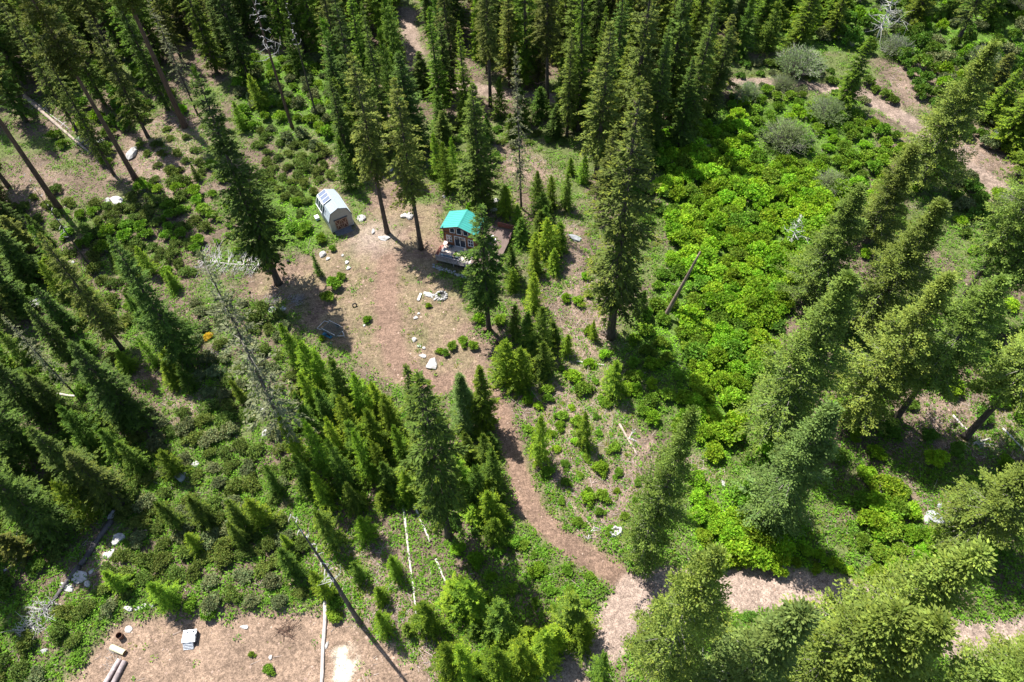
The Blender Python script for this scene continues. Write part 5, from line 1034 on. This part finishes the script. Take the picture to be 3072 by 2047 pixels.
ZONES = [([(1690, 150), (1900, 160), (2000, 195), (2060, 225), (2040, 250), (1900, 215), (1700, 205)], ['grey', 'shade'], 2.1, (1.0, 1.8), .9),
 ([(2060, 120), (2160, 120), (2300, 260), (2353, 330), (2353, 380), (2200, 310), (2120, 240)], ['shade', 'shade', 'grey'], 2.5, (1.5, 2.7), 1.1),
 ([(2120, 330), (2240, 420), (2353, 470), (2353, 560), (2200, 480)], ['shade', 'grey'], 2.6, (1.4, 2.4), 1.0), # polygon, kinds, spacing, radius range, zs
 ([(1500, 330), (1570, 300), (1700, 300), (1740, 390), (1850, 390), (1940, 440), (1850, 560), (1830, 640), (1760, 760), (1715, 900), (1700, 1020), (1640, 1060), (1590, 1000), (1600, 880), (1570, 780), (1600, 640), (1560, 600), (1530, 480)], ['lush', 'lush', 'lush', 'leaf'], 2.0, (1.7, 2.8), 1.0),
 ([(1600, 1100), (1640, 1180), (1760, 1230), (1830, 1260), (1820, 1300), (1640, 1310), (1590, 1230)], ['lush'], 1.9, (1.3, 1.9), 1.0),
 ([(1830, 1260), (1960, 1310), (1900, 1320), (1820, 1300)], ['lush'], 1.5, (.8, 1.2), .9),
 ([(1970, 1070), (2090, 1150), (2100, 1220), (2250, 1260), (2250, 1310), (2000, 1320), (1960, 1240)], ['lush', 'leaf'], 2.0, (1.3, 1.9), 1.0),
 ([(1560, 560), (1620, 700), (1600, 860), (1560, 1000), (1480, 960), (1440, 850), (1460, 740), (1520, 640)], ['leaf', 'leaf', 'lush'], 2.2, (1.2, 1.8), 1.0),
 ([(540, 140), (790, 140), (780, 300), (720, 340), (560, 300)], ['leaf', 'leaf', 'grey'], 2.5, (1.3, 2.0), 1.1),
 ([(1740, -20), (2380, -20), (2380, 300), (2300, 300), (2160, 200), (2150, 120), (1990, 130), (1900, 100), (1740, 100)], ['shade', 'shade', 'lush', 'grey'], 3.2, (1.7, 2.7), 1.2),
 ([(1660, 230), (1780, 215), (1880, 230), (2030, 300), (2080, 340), (2000, 400), (1880, 380), (1680, 300)], ['leaf', 'lush'], 2.2, (1.3, 2.1), 1.0),
 ([(2180, 480), (2380, 420), (2380, 700), (2240, 620)], ['shade', 'lush'], 2.4, (1.2, 1.9), 1.0),
 ([(1380, 300), (1560, 380), (1540, 500), (1480, 520), (1400, 420)], ['shade'], 2.4, (1.3, 1.9), 1.0),
 ([(1000, 300), (1330, 270), (1390, 330), (1200, 330), (1100, 400), (990, 400)], ['shade', 'chap'], 2.4, (1.0, 1.6), 1.0),
 ([(1180, 830), (1470, 850), (1480, 1000), (1480, 1260), (1350, 1230), (1240, 1100), (1200, 960)], ['leaf', 'lush', 'leaf'], 2.3, (.55, 1.3), .9),
 ([(1290, 1290), (1400, 1330), (1420, 1400), (1330, 1440), (1240, 1400), (1220, 1260)], ['leaf'], 2.0, (.6, 1.1), .9),
 ([(1040, 1240), (1220, 1240), (1250, 1420), (1100, 1480), (1010, 1400)], ['leaf', 'lush'], 2.6, (.7, 1.3), .9),
 ([(330, 960), (560, 950), (640, 1000), (680, 1100), (640, 1160), (690, 1250), (720, 1390), (560, 1392), (300, 1392), (240, 1440), (180, 1500), (60, 1590), (-30, 1590), (-30, 1450), (110, 1400), (190, 1290), (270, 1210), (290, 1080)], ['chap', 'chap', 'chap', 'grey'], 1.95, (1.3, 1.9), 1.0),
 ([(200, 480), (400, 390), (480, 480), (480, 560), (430, 640), (330, 640), (210, 560)], ['chap', 'chap', 'leaf'], 2.0, (1.3, 2.1), 1.0),
 ([(590, 300), (740, 330), (765, 410), (700, 470), (610, 440)], ['chap'], 2.0, (1.2, 1.8), 1.0),
 ([(440, 700), (610, 690), (680, 770), (690, 900), (650, 960), (480, 950), (420, 820)], ['grey', 'chap'], 2.1, (1.2, 1.8), 1.0),
 ([(-30, 480), (140, 440), (330, 650), (300, 760), (-30, 700)], ['leaf', 'chap', 'chap'], 2.4, (1.2, 2.0), 1.0),
 ([(-30, 800), (300, 820), (330, 1000), (280, 1180), (-30, 1400)], ['shade', 'chap', 'shade'], 2.5, (1.2, 2.1), 1.0),
 ([(480, 380), (600, 400), (700, 480), (690, 560), (600, 600), (500, 560)], ['chap', 'leaf'], 3.0, (.8, 1.6), 1.0),
 ([(120, 120), (330, 120), (420, 260), (300, 300), (250, 380), (120, 330)], ['shade', 'shade', 'lush'], 3.0, (1.4, 2.2), 1.0),
 ([(330, 300), (440, 290), (470, 400), (380, 400), (320, 350)], ['chap'], 2.6, (1.0, 1.5), 1.0),
 ([(1760, 700), (2380, 700), (2380, 1090), (1760, 1050)], ['shade', 'shade', 'lush'], 3.2, (1.2, 2.1), .9),
 ([(1950, 360), (2100, 420), (2020, 600), (1900, 560)], ['shade', 'lush'], 2.8, (1.2, 1.9), .9),
 ([(1480, 1400), (1640, 1400), (1850, 1420), (2100, 1500), (2380, 1520), (2380, 1620), (1420, 1620)], ['shade', 'lush'], 3.0, (1.1, 1.8), 1.0),
 ([(640, 930), (1140, 1040), (1190, 1200), (1100, 1250), (840, 1180), (700, 1130)], ['shade'], 2.6, (.8, 1.4), 1.0),
]
CAP = dict(lush=300, leaf=250, chap=300, grey=290, shade=300); CNT = dict(lush=0, leaf=0, chap=0, grey=0, shade=0)
for zi, (poly, kinds, spc, (ra, rb), zs_) in enumerate(ZONES):
    P = wpoly(poly); A_ = poisson(P, spc, 6000, 100+zi)
    for p in A_:
        if not free(p, .3, .55): continue
        d_ = dirt_fields(np.array([p[0]]), np.array([p[1]]))
        if max(d_[0][0], d_[1][0]*(.45 if p[1] > 100 and dseg(ROAD2, np.array([p[0]]), np.array([p[1]]))[0] > .9 else 1), d_[2][0], d_[3][0]) > .25: continue
        if (p[0]-CX-1.5)**2+(p[1]-CY-1)**2 < 34 or (p[0]-SX)**2+(p[1]-SY-1.5)**2 < 14: continue
        k = random.choice(kinds)
        if CNT[k] >= CAP[k]: continue
        CNT[k] += 1; place_shrub(p[0], p[1], random.uniform(ra, rb)*.92, k, None, zs_)
# willow-like bushes
WP = []
for s, (R, H, ns, ln) in enumerate(((4.2, 3.8, 420, 8500), (4.0, 4.0, 280, 11000))):
    (tv, tf), (lv, lf, T) = willow(s+40, R, H, ns, ln); WP.append((mesh_np('willow_twigs', tv, tf, DEADG), mesh_np('willow_leaves', lv, lf, MF['willow'], T), R))
for px, py, R, k, lab in [(1800, 338, 5.0, 0, 'large round grey twiggy willow bush in the middle of the bright thicket'), (1830, 172, 5.0, 1, 'round grey-green willow bush standing on the upper road edge'), (1893, 278, 3.8, 1, 'oval grey-green willow bush below the upper road'),
                          (2050, 125, 3.6, 0, 'bare grey twiggy bush on the bank above the upper road'), (1900, 435, 3.2, 0, 'small olive-grey twiggy bush in the thicket near the right firs'), (1795, 205, 2.8, 0, 'low greyish bush just in front of the willow on the upper road'), (2340, 20, 4, 0, 'grey twiggy bush in the top right corner'),
                          (1595, 350, 2.6, 0, 'small grey bush at the upper left margin of the thicket'), (1710, 230, 3.0, 1, 'pale green willow bush at the shaded edge left of the big grey one'), (2250, 150, 3.4, 1, 'soft green willow bush on the slope right of the upper road bank'), (2330, 480, 3.2, 1, 'pale willow bush at the right edge under the firs')]:
    b = GTO(px, py); tw, lv, R0 = WP[k]; e = empty('willow_bush', b, rng.random()*6, lab, 'bush', 'willow bushes', (R/R0,)*3); link('twigs', tw, e); link('leaves', lv, e)
write_labels()

# ------------------------------------------------------------------ ground cover (stuff)
def scatter(n, dens, seed):
    """random ground points inside the view, kept with probability dens(fields)"""
    r = np.random.default_rng(seed); u = r.random((n*3, 2))*[2500, 1700]-[70, 60]
    th = []; x = np.empty(len(u)); y = np.empty(len(u))
    px = u*K; d = (R_@np.stack([px[:, 0]-C_[0], px[:, 1]-C_[1], np.full(len(u), F_)])).T; t = -HC/d[:, 2]; x = d[:, 0]*t; y = d[:, 1]*t
    dd, rdd, ydd, ltt, hff, crr = dirt_fields(x, y); n5 = fbm(x, y, 6, 51)
    keep = r.random(len(x)) < dens(dd, rdd, ydd, ltt, hff, n5); keep &= ~(((x-CX-2)**2+(y-CY)**2 < 30) | ((x-SX+1)**2+(y-SY-2)**2 < 9))
    x = x[keep][:n]; y = y[keep][:n]; return np.stack([x, y, height(x, y)], 1), r
def far_scale(p): return np.clip(np.linalg.norm(p-[0, 0, HC], axis=1)/110, .7, 1.6)
p, r = scatter(34000, lambda d, rd, yd, lt, hf, n: np.clip((1-rd)*(1-d*.97)*(1-lt*.96)*(1-yd*.35)*(.35+hf*.5+.3*(n > .5)), 0, 1), 11)
k = 4; q = np.repeat(p, k, 0)+np.concatenate([r.normal(0, .09, (len(p)*k, 2)), np.zeros((len(p)*k, 1))], 1)
V_, F_q, T = leaves(q, unit(r.normal(0, .5, (len(q), 3))+[0, 0, 1]), r.uniform(.12, .34, len(q)), np.full(len(q), .05), unit(r.normal(0, 1, (len(q), 3))), np.repeat(r.uniform(.6, 1.4, (len(p), 1))*np.array([1, 1, 1])+r.random((len(p), 1))*np.array([.7, .3, .25]), k, 0))
tag(link('grass', mesh_np('grass', V_, F_q, MF['grass'], T)), 'sparse green and straw grass tufts on the open ground', 'grass', None, 'stuff')
p, r = scatter(19000, lambda d, rd, yd, lt, hf, n: np.clip((1-rd)*(1-d)*(1-lt*.975)*(1-yd*.6)*(.22+hf*.55)*(.25+1.5*ss(.42, .62, n)), 0, 1), 12)
k = 12; q = np.repeat(p, k, 0); m_ = len(q); rad = np.repeat(r.uniform(.12, .42, len(p)), k); a = r.random(m_)*6.283; s = np.sqrt(r.random(m_))
q[:, 0] += np.cos(a)*rad*s; q[:, 1] += np.sin(a)*rad*s; q[:, 2] += rad*(1.05-s)*.9+.03
dir_ = unit(np.stack([np.cos(a), np.sin(a), r.uniform(-.1, .9, m_)], 1)); l = r.uniform(.12, .26, m_)
V_, F_q, T = leaves(q, dir_, l, l*.6, unit(r.normal(0, .45, (m_, 3))+[0, 0, 1]), np.repeat(r.uniform(.65, 1.3, (len(p), 3))*[1, 1, 1], k, 0)*r.uniform(.8, 1.2, (m_, 1)))
tag(link('low_plants', mesh_np('low_plants', V_, F_q, MF['herb'], T)), 'low leafy green plants sprinkled over the open ground', 'ground cover', None, 'stuff')
# understory leaves under the forest
p, r = scatter(24000, lambda d, rd, yd, lt, hf, n: np.clip((1-rd)*(1-d)*(1-lt)*(1-yd)*(1-hf*.8)*.8, 0, 1), 13)
k = 14; q = np.repeat(p, k, 0); m_ = len(q); rad = np.repeat(r.uniform(.25, .8, len(p)), k); a = r.random(m_)*6.283; s = np.sqrt(r.random(m_))
q[:, 0] += np.cos(a)*rad*s; q[:, 1] += np.sin(a)*rad*s; q[:, 2] += rad*(1.05-s)*.8+.05
dir_ = unit(np.stack([np.cos(a), np.sin(a), r.uniform(-.1, .8, m_)], 1)); l = r.uniform(.16, .34, m_)
V_, F_q, T = leaves(q, dir_, l, l*.6, unit(r.normal(0, .45, (m_, 3))+[0, 0, 1]), np.repeat(r.uniform(.6, 1.25, (len(p), 1))*np.ones(3), k, 0)*r.uniform(.8, 1.2, (m_, 1)))
def lushness(pp):
    o = np.zeros(len(pp))
    for P in BRIGHTG: o = np.maximum(o, 1-ss(-1, 1, sdist(P, pp[:, 0], pp[:, 1])))
    return o
T = T*(1+np.repeat(np.repeat(lushness(p), k), 4)[:, None]*np.array([.5, .55, -.1]))
tag(link('undergrowth', mesh_np('undergrowth', V_, F_q, MF['leaf'], T)), 'leafy undergrowth filling the gaps between trees', 'undergrowth', None, 'stuff')
# dry sticks
p, r = scatter(16000, lambda d, rd, yd, lt, hf, n: np.clip((1-rd)*(1-d)*(1-lt*.9)*(1-yd*.9)*(.12+hf*.9), 0, 1), 14)
m_ = len(p); a = r.random(m_)*3.1416; L_ = r.gamma(1.6, .32, m_)+.15; d = np.stack([np.cos(a), np.sin(a), r.normal(0, .12, m_)], 1)*L_[:, None]; wv = np.stack([-np.sin(a), np.cos(a), np.zeros(m_)], 1)*r.uniform(.012, .035, m_)[:, None]; p = p+[0, 0, .07]; up = np.array([0, 0, .02])
V_ = np.stack([p-wv, p+wv, p+d+wv*.5, p+d-wv*.5, p+up*2, p+d+up], 1); 
base = (np.arange(m_)*6)[:, None]; F_q = np.concatenate([base+np.array([[0, 4, 5, 3]]), base+np.array([[4, 1, 2, 5]])])
tag(link('dry_sticks', mesh_np('dry_sticks', V_.reshape(-1, 3), F_q, simple('dry_stick_wood', (.40, .33, .29), .9, .4, .7))), 'dry grey sticks and slash littering the clearings', 'sticks', None, 'stuff')
# pebbles and clods
p, r = scatter(19000, lambda d, rd, yd, lt, hf, n: np.clip(.10+.30*lt+.35*yd+.12*rd+.2*hf+.1*d, 0, 1), 15)
m_ = len(p); s = np.clip(r.gamma(1.3, .038, m_), .03, .22)[:, None]; j = r.uniform(.7, 1.3, (m_, 6, 1)); O = np.array([[1, 0, .1], [0, 1, .1], [-1, 0, .1], [0, -1, .1], [.1, .1, .75], [0, 0, -.5]])
V_ = p[:, None, :]+O[None]*j*s[:, None, :]; base = (np.arange(m_)*6)[:, None]
F_q = np.concatenate([base+np.array([[a, (a+1) % 4, 4]]) for a in range(4)])
tag(link('pebbles', mesh_np('pebbles', V_.reshape(-1, 3), F_q, simple('clods_and_pebbles', (.36, .26, .20), .95, .5, .9, col2=(.20, .13, .10)))), 'small clods and pebbles on the bare dirt', 'pebbles', None, 'stuff')
